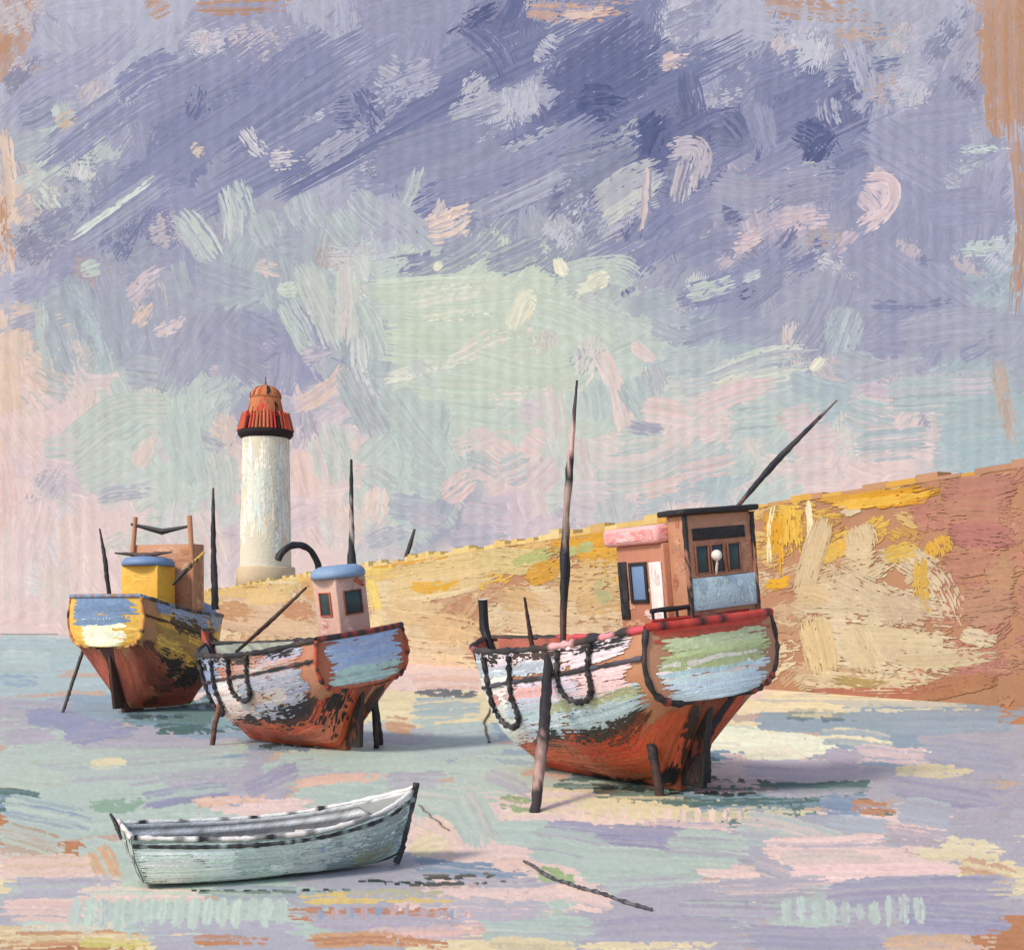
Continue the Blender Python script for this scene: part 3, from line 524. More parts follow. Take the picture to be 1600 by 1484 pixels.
WS = """
330 905 480 900 26 #e6cfae .3|340 930 460 950 40 #dcbfa0 .35|440 900 560 880 20 #e6c268 .4|330 960 520 980 40 #d9bb9c .35|560 930 760 900 40 #e3cfa6 .25|560 980 760 1000 50 #e0c9a4 .35|600 1030 760 1040 30 #e6d0ae .3|780 950 1000 960 60 #ddc4a0 .4|780 1000 1000 1020 60 #dfc8a4 .4
1250 940 1500 960 60 #dfccac .5|1250 1000 1500 1040 70 #e2cfae .45|1400 860 1500 980 50 #dcc6a6 .6|1250 1060 1480 1070 36 #dec8a6 .45
1205 800 1212 860 30 #e6ae40 .45|1236 790 1240 870 36 #ecc057 .4|1220 800 1222 900 20 #e2a93c .45|1210 785 1202 880 5 #f3e6b8 .1|1262 780 1266 860 6 #f6ecc4 .05|1195 915 1240 905 16 #eab23e .15
1285 800 1262 880 1 #d9c3a0 .1|1290 805 1252 930 36 #d8c09a .1|1240 930 1300 940 34 #d9bf96 .2|1340 820 1350 860 50 #d8c29d .25|1312 798 1350 786 26 #dbc8a6 .08|1320 870 1370 860 44 #dcc5a0 .2
1300 780 1470 765 26 #e2a43a .3|1270 775 1400 745 24 #dba84e .4|1380 740 1530 715 20 #d9a24a .5|1510 712 1538 708 26 #eab03a .25|1300 790 1460 770 14 #eebc52 .35
1470 770 1590 760 50 #c08878 .1|1480 830 1590 840 40 #bd8076 .15|1460 800 1580 800 40 #c38e78 .2|1540 900 1590 900 60 #c69878 .15|1500 950 1590 940 60 #c4957a .2|1470 880 1560 870 40 #c48d76 .2
1460 840 1475 870 44 #e2b052 .35|1440 870 1450 960 24 #dcb25c .55|1380 870 1440 860 30 #dfb860 .45|1300 900 1420 960 60 #d5c0a0 .55|1310 1000 1500 1010 50 #dbc6a4 .35|1270 960 1290 1060 50 #dfc596 .25|1330 980 1370 1050 50 #d9c6a0 .35|1400 1030 1560 1020 30 #d9c3a0 .4
1370 950 1480 970 60 #cdb49a .65|1500 990 1560 1000 26 #dbc7a8 .3|1260 1085 1500 1080 20 #b97a62 .4|1420 1090 1560 1060 26 #bb8462 .2|1300 1060 1400 1064 16 #b19a68 .5
1000 800 1030 790 1 #eac050 .2|860 850 1000 830 34 #e2a843 .35|870 820 1010 806 22 #e6ad46 .35|900 870 1000 860 30 #dba94c .45|740 870 860 880 40 #d9c58e .15|620 890 760 870 36 #dfc790 .12|600 920 780 890 34 #e0c894 .15|560 890 620 884 20 #ecd07a .2
575 900 590 960 14 #f0d57c .25|640 915 720 908 16 #e6b54a .45|600 950 700 960 40 #dcc194 .3|580 960 600 975 30 #ead4a4 .1|660 980 760 1000 50 #d8b98c .4|680 1030 740 1050 30 #e6cda2 .25|640 1040 740 1046 20 #e2c4a4 .3|780 930 860 950 40 #d2b184 .5|860 910 1000 900 60 #d9bb88 .5|900 950 990 930 40 #cfae80 .5
800 880 880 858 16 #b6bb7c .35|880 866 930 852 14 #b4bb80 .35|820 905 880 880 30 #d5a248 .4|560 880 760 846 14 #dca850 .55|760 845 1010 800 12 #e0ac50 .55|930 930 960 920 40 #b9b488 .6
330 915 420 925 26 #e0bd80 .3|335 912 375 905 18 #ebb64a .2|380 935 460 925 24 #e3c48c .25|470 925 540 915 34 #d2a878 .4|440 950 500 960 30 #c39470 .4|340 950 400 960 30 #c59a72 .4
"""
for s_ in WS.replace('\n', '|').split('|'):
    f = s_.split()
    if not f or float(f[4]) < 4: continue
    ws(*[float(q) for q in f[:5]], f[5], float(f[6]))
o = wm.build('wall_face', M_wall, wt); o.data.transform(Matrix.Translation(Vector(-off0)))
pm = MB()
s = 0.
while s < WL - 2:
    L_ = rng.uniform(.7, 2.2); hgt = rng.uniform(.10, .42)
    pc_ = wall_pt(np.array(s), np.array(WH)); pxc = 800 + F*pc_[0]/pc_[1]
    cs = ['#e2c07a', '#e6c680', '#ecd28e', '#d9b272', '#e6cf94'] if pxc < 1040 else ['#dfa950', '#e2b35e', '#cf9f68', '#c99872', '#e0ae58'] if pxc < 1470 else ['#c4957a', '#dba850', '#bf8f72']
    if pxc < 1040 and rng.random() < .45: hgt += .35
    wgrid(pm, s, s + L_ - .004, WH + .002, WH + hgt, -.8, .02 + .03*rng.random(), A(random.choice(cs), KW), 3)
    s += L_
o = pm.build('parapet', M_wall, wt); o.data.transform(Matrix.Translation(Vector(-off0)))

# ------------------------------------------------------------------ lighthouse
LD = 216.; LX = (415-800)/F*LD; lsc = F/LD
def lz(y): return EYE + (HZ - y)/lsc
lt = empty('lighthouse', (LX, LD, WH), 0, 'white round lighthouse with a red lantern top at the far end of the harbour wall', 'lighthouse')
base = MB(); zb = lz(886) - WH
base.lathe([(0, zb), (5.0, zb), (5.2, zb - .3), (5.2, -.5), (0, -.5)], A('#d9c3a2', 1.3), 8)
base.build('base', M_wall, lt)
tw = MB(); r0, r1 = 4.45, 4.05; zt = lz(684) - WH
cyl = Patch(lambda u, v: np.stack([(r0 + (r1-r0)*v)*np.cos(u*2*math.pi), (r0 + (r1-r0)*v)*np.sin(u*2*math.pi), zb + (zt-zb)*v], -1), 2*math.pi*r0, zt - zb, 1, (0, 0, (zt+zb)/2))
cyl.base(tw, A('#e8dfc8', 1.3), 64, 8)
for i in range(170):
    u = rng.random(); v = rng.random()*.8; cc = random.choice(['#dcd6c2', '#d6d6c8', '#d3d6ca', '#e2dcc8', '#c9d1c6', '#c6d0c6'])
    cyl.stroke(tw, u, v, u + rng.normal()*.004, min(1, v + rng.uniform(.15, .4)), rng.uniform(.6, 1.5), cc, .3, .25, .02)
tw.build('tower', M_light, lt)
ga = MB(); za = zt
ga.lathe([(3.8, za - .5), (4.5, za + .1), (4.8, za + .5), (4.8, za + 1.05), (0, za + 1.05)], A('#2b2628'), 40)
ga.build('gallery', M_light, lt)
rl = MB()
zr = za + 1.05
for k in range(44):
    a = k*2*math.pi/44
    rl.tube([(4.65*math.cos(a), 4.65*math.sin(a), zr), (3.9*math.cos(a), 3.9*math.sin(a), zr + 2.6 + .7*rng.random())], .27, A(random.choice(['#b8402f', '#3a2c2a', '#c9573e', '#b5654a', '#c43d38', '#a8503c', '#b87050'])), 6, .15, .2)
for q, rr_ in ((2.4, 4.1),):
    a = np.linspace(0, 2*math.pi, 33); rl.tube(np.stack([rr_*np.cos(a), rr_*np.sin(a), np.full(33, zr + q)], 1), .17, A('#b23a30'), 6, 0, .25)
rl.build('railing', M_light, lt)
la = MB(); zl = lz(622) - WH
lr = lambda v: 3.7 - 1.1*v
lp = Patch(lambda u, v: np.stack([lr(v)*np.cos(u*2*math.pi), lr(v)*np.sin(u*2*math.pi), zr + (zl-zr)*v], -1), 18, zl - zr, 1, (0, 0, (zr+zl)/2))
lp.base(la, A('#b8744f'), 40, 4)
for i in range(50):
    u = rng.random(); lp.stroke(la, u, rng.random()*.4, u + .01, .6 + .4*rng.random(), .7, random.choice(['#c94f3a', '#d8453c', '#bd7a52', '#332a2c', '#b5603f']), .35, .2, .03)
la.build('lantern_room', M_light, lt)
do = MB(); zd = lz(602) - WH
dp = Patch(lambda u, v: np.stack([2.75*np.cos(v*1.5)*np.cos(u*2*math.pi), 2.75*np.cos(v*1.5)*np.sin(u*2*math.pi), zl + (zd-zl)*np.sin(v*1.5)], -1), 14, 3, 1, (0, 0, zl))
dp.base(do, A('#b9764f'), 32, 10)
for i in range(26):
    u = rng.random(); dp.stroke(do, u, .02, u + .02, .8, .5, random.choice(['#c06a45', '#b5523a', '#c98a5e', '#3a3030']), .4, .16, .03)
dp2 = do.build('dome', M_light, lt)
fi = MB(); fi.tube([(0, 0, zd - .2), (0, 0, zd + .8), (0, 0, zd + 1.6)], [.22, .14, .08], A('#8a5a48'), 8); fi.build('finial', M_light, lt)

# ------------------------------------------------------------------ fishing boats
STN = [  # t, (half breadth, height) at keel, garboard, waterline, topside, gunwale; x of each
    (0.00, [(.30, 2.00), (.95, 2.04), (1.36, 2.28), (1.52, 2.85), (1.42, 3.52)], [0, 0, 0, 0, 0]),
    (0.07, [(.14, 1.25), (.95, 1.55), (1.44, 2.12), (1.60, 2.75), (1.52, 3.45)], [.6]*5),
    (0.18, [(.14, .12), (.78, .80), (1.47, 1.92), (1.66, 2.62), (1.60, 3.32)], [1.5]*5),
    (0.36, [(.14, .05), (.80, .56), (1.50, 1.66), (1.68, 2.40), (1.64, 3.16)], [3.0]*5),
    (0.60, [(.12, .03), (.62, .50), (1.34, 1.35), (1.58, 2.15), (1.60, 3.04)], [5.0]*5),
    (0.80, [(.10, .05), (.38, .42), (.92, 1.05), (1.18, 1.90), (1.28, 3.00)], [6.3, 6.4, 6.5, 6.6, 6.75]),
    (0.93, [(.06, .30), (.16, .58), (.42, 1.00), (.60, 1.82), (.74, 3.04)], [6.85, 7.0, 7.2, 7.5, 7.85]),
    (1.00, [(.03, .62), (.04, .85), (.05, 1.25), (.05, 2.0), (.06, 3.12)], [7.1, 7.3, 7.6, 8.05, 8.6])]
def hull_fn(sl=1., sb=1., sz=1.):
    ts = np.array([q[0] for q in STN]); Y_ = np.array([[p[0] for p in q[1]] for q in STN]); Z_ = np.array([[p[1] for p in q[1]] for q in STN])
    X_ = np.array([q[2] for q in STN], float)
    # fine resample with smooth (cubic) interpolation: first along t, then along the section
    def pchip(x, y, q):
        h = np.diff(x); d = np.diff(y, axis=0) / h[:, None]
        m = np.zeros_like(y)
        m[0], m[-1] = d[0], d[-1]
        for i in range(1, len(x)-1):
            w1, w2 = 2*h[i]+h[i-1], h[i]+2*h[i-1]
            ok = d[i-1]*d[i] > 0
            m[i] = np.where(ok, (w1+w2)/(w1/np.where(ok, d[i-1], 1) + w2/np.where(ok, d[i], 1)), 0)
        i = np.clip(np.searchsorted(x, q) - 1, 0, len(x)-2); tt = ((q - x[i])/h[i])[:, None]; hh = h[i][:, None]
        return y[i]*(1+2*tt)*(1-tt)**2 + hh*m[i]*tt*(1-tt)**2 + y[i+1]*tt**2*(3-2*tt) + hh*m[i+1]*tt**2*(tt-1)
    q = np.linspace(0, 1, 81); vq = np.linspace(0, 1, 41); vs = np.array([0, .22, .5, .75, 1.])
    T3 = []
    for arr, sc in ((X_, sl), (Y_, sb), (Z_, sz)):
        T3.append(pchip(vs, pchip(ts, arr, q).T, vq).T * sc)
    G3 = np.stack(T3, -1)                     # 81 x 41 x 3
    def fn(u, v):
        a = np.clip(u, 0, 1)*80; i = np.clip(a.astype(int), 0, 79); a = (a-i)[..., None]
        b_ = np.clip(v, 0, 1)*40; j = np.clip(b_.astype(int), 0, 39); b_ = (b_-j)[..., None]
        return G3[i, j]*(1-a)*(1-b_) + G3[i+1, j]*a*(1-b_) + G3[i, j+1]*(1-a)*b_ + G3[i+1, j+1]*a*b_
    return fn
def arr(*a): return np.array(a, float)
def face_fill(mb, patch, cs, n, ang='h', dry=.35, bw=.045, wv=.2, h=.006, ur=(0, 1), vr=(0, 1)):
    for i in range(n):
        u = rng.uniform(*ur); v = rng.uniform(*vr); l = rng.uniform(.2, .5)
        du, dv = (l, rng.normal()*.04) if ang == 'h' else (rng.normal()*.04, l)
        u1, v1 = np.clip(u + du, *ur), np.clip(v + dv, *vr)
        paint(mb, patch, [(u*patch.lu, v*patch.lv), (u1*patch.lu, v1*patch.lv)], wv*rng.uniform(.6, 1.3), col(random.choice(cs)), dry + .15, bw*.8, .11, h + i*.0004, .0003)
def pbox(mb, x0, x1, y0, y1, z0, z1, cs, n=10, base=None, bev=.03, **k):
    mb.box(x0, x1, y0, y1, z0, z1, col(base or cs[0]), bev)
    e = bev
    for q in (quad((x0, y1-e, z0+e), (x0, y0+e, z0+e), (x0, y0+e, z1-e), (x0, y1-e, z1-e)), quad((x1, y0+e, z0+e), (x1, y1-e, z0+e), (x1, y1-e, z1-e), (x1, y0+e, z1-e)),
              quad((x0+e, y0, z0+e), (x1-e, y0, z0+e), (x1-e, y0, z1-e), (x0+e, y0, z1-e)), quad((x1-e, y1, z0+e), (x0+e, y1, z0+e), (x0+e, y1, z1-e), (x1-e, y1, z1-e)),
              quad((x0+e, y0+e, z1), (x1-e, y0+e, z1), (x1-e, y1-e, z1), (x0+e, y1-e, z1))):
        face_fill(mb, Patch(q.fn, q.lu, q.lv, 1, ((x0+x1)/2, (y0+y1)/2, (z0+z1)/2)), cs, n, **k)
def pole(name, pts, r, cs, parent, mat=M_boat, n=8):
    mb = MB(); p = np.asarray(pts, float); k = 28
    tt = np.linspace(0, 1, k); sN = np.linspace(0, 1, len(p))
    q = np.stack([np.interp(tt, sN, p[:, i]) for i in range(3)], 1); rr_ = np.interp(tt, np.linspace(0, 1, len(np.atleast_1d(r))), np.atleast_1d(r))
    cc = np.stack([col(cs[int(np.clip((i//n)/k*len(cs) + rng.normal()*.35, 0, len(cs)-1))]) for i in range(k*n)])
    mb.tube(q, rr_, cc, n, .10)
    return mb.build(name, mat, parent)
def make_boat(loc, head, label, sp):
    t = empty('fishing_boat', loc, head, label, 'fishing boat', 'fishing boats aground in the harbour', R(sp.get('heel', 0)))
    sl, sb, sz = sp['scale']; fn = hull_fn(sl, sb, sz); Lm = 8.6*sl; Hm = 4.0*sz
    bw = sp.get('bw', .05)
    hm = MB()
    for sd in (1, -1):
        f = (lambda s_: lambda u, v: fn(u, v)*arr(1, s_, 1))(sd)
        pt = Patch(f, Lm, Hm, 1, (4.*sl, 0, 2.5*sz))
        pt.base(hm, col(sp['base']), 81, 41)
        k = 0
        for (u0, u1, v0, v1, cs, n, dry) in sp['side']:
            for i in range(n):
                v = v0 + (v1-v0)*(i + .5)/n; ua = u0 + rng.normal()*.02; ub = u1 + rng.normal()*.02
                L_ = (ub-ua); a = ua
                while a < ub:
                    b_ = min(ub, a + rng.uniform(.15, .4)); k += 1
                    pt.stroke(hm, a, v + rng.normal()*.008, b_, v + rng.normal()*.012, (v1-v0)*Hm/n*1.75, random.choice(cs), dry, bw, .006 + k*.00025)
                    if b_ >= ub - 1e-6: break
                    a = b_ - .03
    # keel and stem edge closed
    uu = np.linspace(0, 1, 81); Pk = fn(uu, np.zeros(81)); hm.grid(np.stack([Pk, Pk*arr(1, -1, 1)], 1), col(sp['keel']))
    vv = np.linspace(0, 1, 41); Ps = fn(np.ones(41), vv); hm.grid(np.stack([Ps, Ps*arr(1, -1, 1)], 1), col(sp['stemc']))
    # inside of the bulwarks
    for sd in (1, -1):
        U, V = np.meshgrid(np.linspace(.005, .985, 60), np.linspace(.72, 1, 8), indexing='ij')
        Pin = fn(U, V); Pin[..., 1] = np.maximum(Pin[..., 1] - .07, .0); Pin[..., 0] -= .03
        hm.grid(Pin*arr(1, sd, 1), np.clip(col(sp['inner'])[None]*(1 + .22*rng.normal(size=(480, 1))), 0, 1))
    hull = hm.build('hull', M_boat, t)
    # transom
    tm = MB(); S0 = lambda v: fn(np.zeros_like(v), v)
    def tf(u, v):
        p = S0(v); a = u*2 - 1
        return np.stack([-.22*(1-a**2)*sl - .02, -p[..., 1]*a, p[..., 2]], -1)
    tp = Patch(tf, 3*sb, 1.55*sz, 1, (3, 0, 2.7*sz)); tp.base(tm, col(sp['transom_base']), 24, 24)
    k = 0
    for (u0, u1, v0, v1, cs, n, dry) in sp['transom']:
        for i in range(n):
            v = v0 + (v1-v0)*(i + .5)/n; k += 1
            tp.stroke(tm, u0 + abs(rng.normal())*.015, v, u1 - abs(rng.normal())*.015, v + rng.normal()*.01, (v1-v0)*1.55*sz/n*1.7, random.choice(cs), dry, bw, .006 + k*.0005)
    tm.build('transom', M_boat, t)
    # deck
    dm = MB(); U, V = np.meshgrid(np.linspace(.0, .97, 50), np.linspace(-1, 1, 9), indexing='ij')
    pd = fn(U, np.full_like(U, .76)); pd[..., 1] = np.maximum(pd[..., 1]-.03, .0)*V
    dm.grid(pd, np.clip(col(sp['deck'])[None]*(1 + .2*rng.normal(size=(450, 1))), 0, 1)); dm.build('deck', M_boat, t)
    # rails: gunwale both sides and round the stern, rubbing strake
    for nm, vvv, r_, cs, off in (('gunwale', 1.0, .075, sp['rail'], 0.0), ('rubbing_strake', .8, .05, sp['strake'], .03)):
        gm = MB()
        for sd in (1, -1):
            p = fn(np.linspace(0, 1, 60), np.full(60, vvv)); p[:, 1] = (p[:, 1] + off); p *= arr(1, sd, 1)
            cc = np.repeat(np.stack([col(random.choice(cs)) for _ in range(20)]), 3, 0)
            gm.tube(p, r_*(1 + .2*rng.normal(size=60)), np.repeat(cc, 7, 0), 7)
        if nm == 'gunwale':
            p = tf(np.linspace(0, 1, 20), np.full(20, 1.0)); gm.tube(p + arr(0, 0, .02), .085, np.repeat(np.stack([col(random.choice(sp['sternrail'])) for _ in range(20)]), 7, 0), 7)
        gm.build(nm, M_boat, t)
    # transom edge moulding (the dark outline of the stern)
    em = MB()
    for sd in (1, -1):
        p = S0(np.linspace(0, 1, 24))*arr(1, sd, 1) + arr(-.02, 0, 0)
        em.tube(p, np.linspace(.09, .05, 24)*(1 + .25*rng.normal(size=24)), np.repeat(np.stack([col(random.choice(sp['edge'])) for _ in range(24)]), 7, 0), 7)
    em.build('stern_moulding', M_boat, t)
    # stem post
    p = fn(np.ones(16), np.linspace(.15, 1, 16)); p = np.concatenate([p*arr(1, 0, 1), [p[-1]*arr(1, 0, 1) + arr(.12, 0, .35*sz), p[-1]*arr(1, 0, 1) + arr(.05, 0, sp.get('stem_h', .9))]])
    pole('stem_post', p, [.07, .09, .11, .13, .12], sp['stem'], t)
    # rudder and stern post
    rm = MB(); q = sz
    rm.box(.55*sl, 1.25*sl, -.07, .07, .12*q, 1.85*q, col(sp['rudder']), .03, top=(.15*sl, .7*sl))
    pr = quad((.55*sl, .074, .15*q), (1.2*sl, .074, .15*q), (.66*sl, .074, 1.8*q), (.17*sl, .074, 1.8*q), (.7*sl, 0, q))
    face_fill(rm, pr, [sp['rudder'], '#3b2b28', '#6b3a2e'], 14, 'v')
    rm.build('rudder', M_boat, t)
    sg = MB(); sg.box(1.2*sl, 2.6*sl, -.1, .1, .0, .9*q, col(sp['keel']), .03); sg.build('skeg', M_boat, t)
    return t, fn
K_ = ['#2c2a2c', '#38332f', '#242326', '#4a3a34', '#2f2c30']
RED = ['#d8623f', '#cf5638', '#dd7a5a', '#c9603f', '#da6a4c', '#b8492f']

# ---- the big boat on the right
spA = dict(heel=-6, scale=(1.0, 1.13, 1.0), base='#b58061', keel='#8a4a34', stemc='#d6c2b8', inner='#a4553f', deck='#ab6a4c', transom_base='#b98668', bw=.045,
    side=[(0, 1, .0, .22, RED, 3, .2), (.1, 1, .2, .36, RED + ['#b0664a'], 3, .3), (.05, .75, .33, .43, ['#4a332c', '#6d3c2e', '#3a302e', '#b05038'], 2, .4), (.78, 1, .14, .45, ['#f0e4da', '#ecdcd4'], 3, .1),
          (.56, 1, .40, .88, ['#f6eae0', '#f3e6de', '#eedcd6', '#f4ece6'], 7, -.1), (.02, .62, .42, .62, ['#b9ccd3', '#aec4cd', '#c5ced2'], 4, .15), (.05, .6, .60, .78, ['#dcc6cc', '#d5c3cf', '#c7c6d2', '#e2c4c4'], 3, .2),
          (.02, .4, .55, .60, ['#a8ad84'], 1, .45), (.86, 1, .86, .97, ['#7d95b8', '#8299ba'], 2, .08), (.05, .84, .86, .98, ['#d8c7cc', '#b9bfc9', '#e2cfd0'], 2, .25), (.3, .8, .68, .72, ['#e2a8a4'], 1, .4), (.0, .5, .0, .05, K_, 1, .6), (.08, .55, .38, .42, K_, 1, .5), (.05, .75, .93, .97, K_, 1, .55)],
    transom=[(.02, .98, .0, .12, K_, 2, .15), (.05, .96, .12, .64, ['#d3e6ec', '#cde1e8', '#d9ebf0'], 5, .03), (.05, .95, .62, .7, ['#eeded6', '#dfe6dc'], 1, .2), (.05, .95, .70, .90, ['#b9c48e', '#c3cca0', '#aebb86'], 4, .08), (.03, .97, .9, 1, ['#c8453a', '#cf3a34', '#b5523e'], 2, .1)],
    rail=K_ + ['#c8505a', '#d88a90', '#45403f', '#d9a5a5'], strake=['#4a4650', '#3a383c', '#56525c'], sternrail=['#bb3b33', '#2c2a2c', '#a83a30', '#c44a3c'], edge=K_ + ['#9a4a38'], stem=['#f0e2d8', '#f2e6dc', '#e6d2cc', '#2a282a', '#242224', '#242224'], rudder='#2e2a2a', stem_h=1.0)
HA = R(90 + 32); LA = (4.2, 24.5, 0)
boatA, fnA = make_boat(LA, HA, 'largest fishing boat, white hull, pale blue stern, red bottom and tall brown wheelhouse', spA)
def wheelhouse(t, x0, x1, hw, z0, z1, cs, roofc, cy, n=14):
    wm_ = MB(); pbox(wm_, x0, x1, cy - hw, cy + hw, z0, z1, cs, n, wv=.25)
    o = wm_.build('wheelhouse', M_boat, t)
    r = MB(); pbox(r, x0 - .14, x1 + .14, cy - hw - .13, cy + hw + .13, z1 + .002, z1 + .12, roofc, 10, bev=.04, wv=.2); r.build('roof', M_boat, o)
    return o
def win(parent, face, a0, a1, z0, z1, pos, mat=M_glass, fc='#3a3532', frame=.035):
    mb = MB(); c = col(fc); f = frame
    def bx(p0, p1, q0, q1, dd, cc):
        if face == 'x-': mb.box(pos - dd, pos + .02, p0, p1, q0, q1, cc, .006)
        elif face == 'y+': mb.box(p0, p1, pos - .02, pos + dd, q0, q1, cc, .006)
        else: mb.box(p0, p1, pos - dd, pos + .02, q0, q1, cc, .006)
    bx(a0 - f, a0, z0 - f, z1 + f, .05, c); bx(a1, a1 + f, z0 - f, z1 + f, .05, c)
    bx(a0 + .001, a1 - .001, z1 + .001, z1 + f, .046, c); bx(a0 + .001, a1 - .001, z0 - f, z0 - .001, .046, c)
    bx(a0 + .002, a1 - .002, z0 + .0005, z1 - .0005, .022, np.array([.03, .055, .055]))
    # glass faces are the last box: give them the glass material
    nb = len(mb.n); o = mb.build('window', M_boat, parent)
    o.data.materials.append(mat)
    tot = len(o.data.polygons); per = tot // 5
    for k in range(tot - per, tot): o.data.polygons[k].material_index = 1
    return o
WX, WY = .22, -.62
wh = wheelhouse(boatA, WX, WX + .55, .88, 2.75, 5.62, ['#b58264', '#a96e54', '#bb8b6f', '#b57a62'], ['#2b292b', '#353032', '#262426', '#4c3b36'], WY)
# panel below the stern-facing windows, dark blind under the roof
bm_ = MB(); pbox(bm_, WX - .035, WX - .002, WY - .88, WY + .82, 3.72, 4.36, ['#b4c9d2', '#aac1cb', '#bcced4'], 16, bev=.008, ang='v', dry=.12, wv=.2, h=.004); bm_.build('lower_panel', M_boat, wh)
bm_ = MB(); pbox(bm_, WX - .035, WX - .002, WY - .66, WY + .7, 5.1, 5.34, ['#262325', '#2f2a2a', '#1f1e20'], 10, bev=.008, wv=.08, h=.004); bm_.build('blind', M_boat, wh)
for a0 in (-.46, -.02, .38):
    win(wh, 'x-', WY + a0 - .02, WY + a0 + .28, 4.46, 4.98 if a0 else 5.02, WX, M_glass, '#8a5a48')
lm = MB(); a = np.linspace(-1.5, 1.5, 9); lm.lathe(np.stack([.11*np.cos(a), .11*np.sin(a)], 1), col('#f0dcd2'), 14); o = lm.build('lamp', M_boat, wh, True); o.location = (WX - .12, WY + .22, 4.78)
pole('lamp_arm', [(WX - .12, WY + .22, 4.78), (WX - .09, WY + .2, 4.6), (WX - .01, WY + .18, 4.4)], .025, ['#ead2c8'], wh)
# lower fore cabin with its pink roof
FX = WX + .552; FY = -.45
fc_ = MB(); pbox(fc_, FX, FX + 1.55, FY - .85, FY + .85, 2.7, 5.12, ['#b57a60', '#a8684e', '#bd8a6e', '#e0c0b6'], 12, wv=.22); fco = fc_.build('fore_cabin', M_boat, boatA)
rf = MB(); pbox(rf, FX + .001, FX + 1.8, FY - 1.0, FY + 1.0, 5.122, 5.5, ['#e8a9a4', '#e59a98', '#edb9b4', '#e08a88'], 16, bev=.09, wv=.2); rf.build('roof', M_boat, fco)
win(fco, 'y+', FX + .62, FX + 1.05, 4.0, 4.7, FY + .85, M_glass_blue, '#2b2a2c', .07)
win(fco, 'y-', FX + .62, FX + 1.05, 4.0, 4.7, FY - .85, M_glass_blue, '#2b2a2c', .07)
d_ = MB(); pbox(d_, FX + .08, FX + .46, FY + .852, FY + .885, 3.2, 4.75, ['#ecdcd4', '#e6d0ca', '#f0e4dc'], 8, bev=.012, ang='v', wv=.15, h=.004); d_.build('door', M_boat, fco)
d_ = MB(); pbox(d_, FX + 1.22, FX + 1.5, FY + .852, FY + .885, 3.6, 4.8, ['#2a282a', '#353133'], 8, bev=.012, ang='v', wv=.12, h=.004); d_.build('side_shutter', M_boat, fco)
for yy in (WY - .885, WY + .885):
    pole('corner_post', [(WX - .015, yy, 2.9), (WX - .015, yy, 4.2), (WX - .015, yy, 5.6)], .05, ['#2b2728', '#5a3f36', '#2b2728', '#9a6a54', '#2b2728', '#2b2728'], wh)
# deck rail round the stern below the wheelhouse
mr_ = MB()
for y in np.linspace(-1.2, 1.2, 9): mr_.tube([(.25, y, 3.3), (.25, y, 3.82)], .03, col(random.choice(K_)), 6)
mr_.tube([(.25, y, 3.82) for y in np.linspace(-1.25, 1.25, 12)], .05, col('#2a2627'), 7, .15, .2)
mr_.tube([(.25, y, 3.62) for y in np.linspace(-1.25, 1.25, 12)], .04, col('#b8372f'), 7, .15, .2)
mr_.build('stern_rail', M_boat, boatA)
def hullpt(fn, u, v, sd=1): return fn(np.array(u, float), np.array(v, float))*arr(1, sd, 1)
pole('mast', [(5.3, .0, 2.5), (5.3, -.48, 6.0), (5.2, -1.05, 9.1)], [.07, .08, .13, .07, .09, .05, .025], ['#4a3a34', '#5a4238', '#2a292b', '#252427', '#8a7468', '#a58c80', '#2a292b', '#c9a49a', '#4a4244', '#2a292b'], boatA)
pole('boom', [(.5, -1.25, 5.6), (.3, -2.4, 6.6), (.0, -4.0, 7.8)], [.035, .06, .075, .05, .02], ['#6a4a40', '#2a2a2e', '#26262a', '#45403f', '#333238', '#7a6660'], boatA)
pole('samson_post', [(5.9, .35, 2.5), (5.9, .42, 3.3), (5.88, .5, 4.15)], [.06, .055, .03], ['#2c2a2a', '#4a3630', '#3a2c28'], boatA)
# beaching legs
pole('beaching_leg', [(3.05, 1.84, 2.95), (1.6, 3.1, 1.5), (.1, 4.45, .18)], [.10, .12, .11, .09], ['#2c2a2c', '#262426', '#2c2a2c', '#3a3230', '#8a6e66', '#b08c80', '#3a3230', '#2c2a2c'], boatA)
pole('beaching_leg', [(1.9, -1.5, 2.0), (2.0, -1.4, 1.0), (2.1, -1.35, -.25)], [.10, .11, .10], ['#2a2829', '#3d332f'], boatA)
pole('beaching_leg', [(1.2, 1.0, 1.9), (1.0, .9, 1.0), (.9, .85, -.25)], [.09, .1, .09], ['#2a2829', '#4a3630'], boatA)

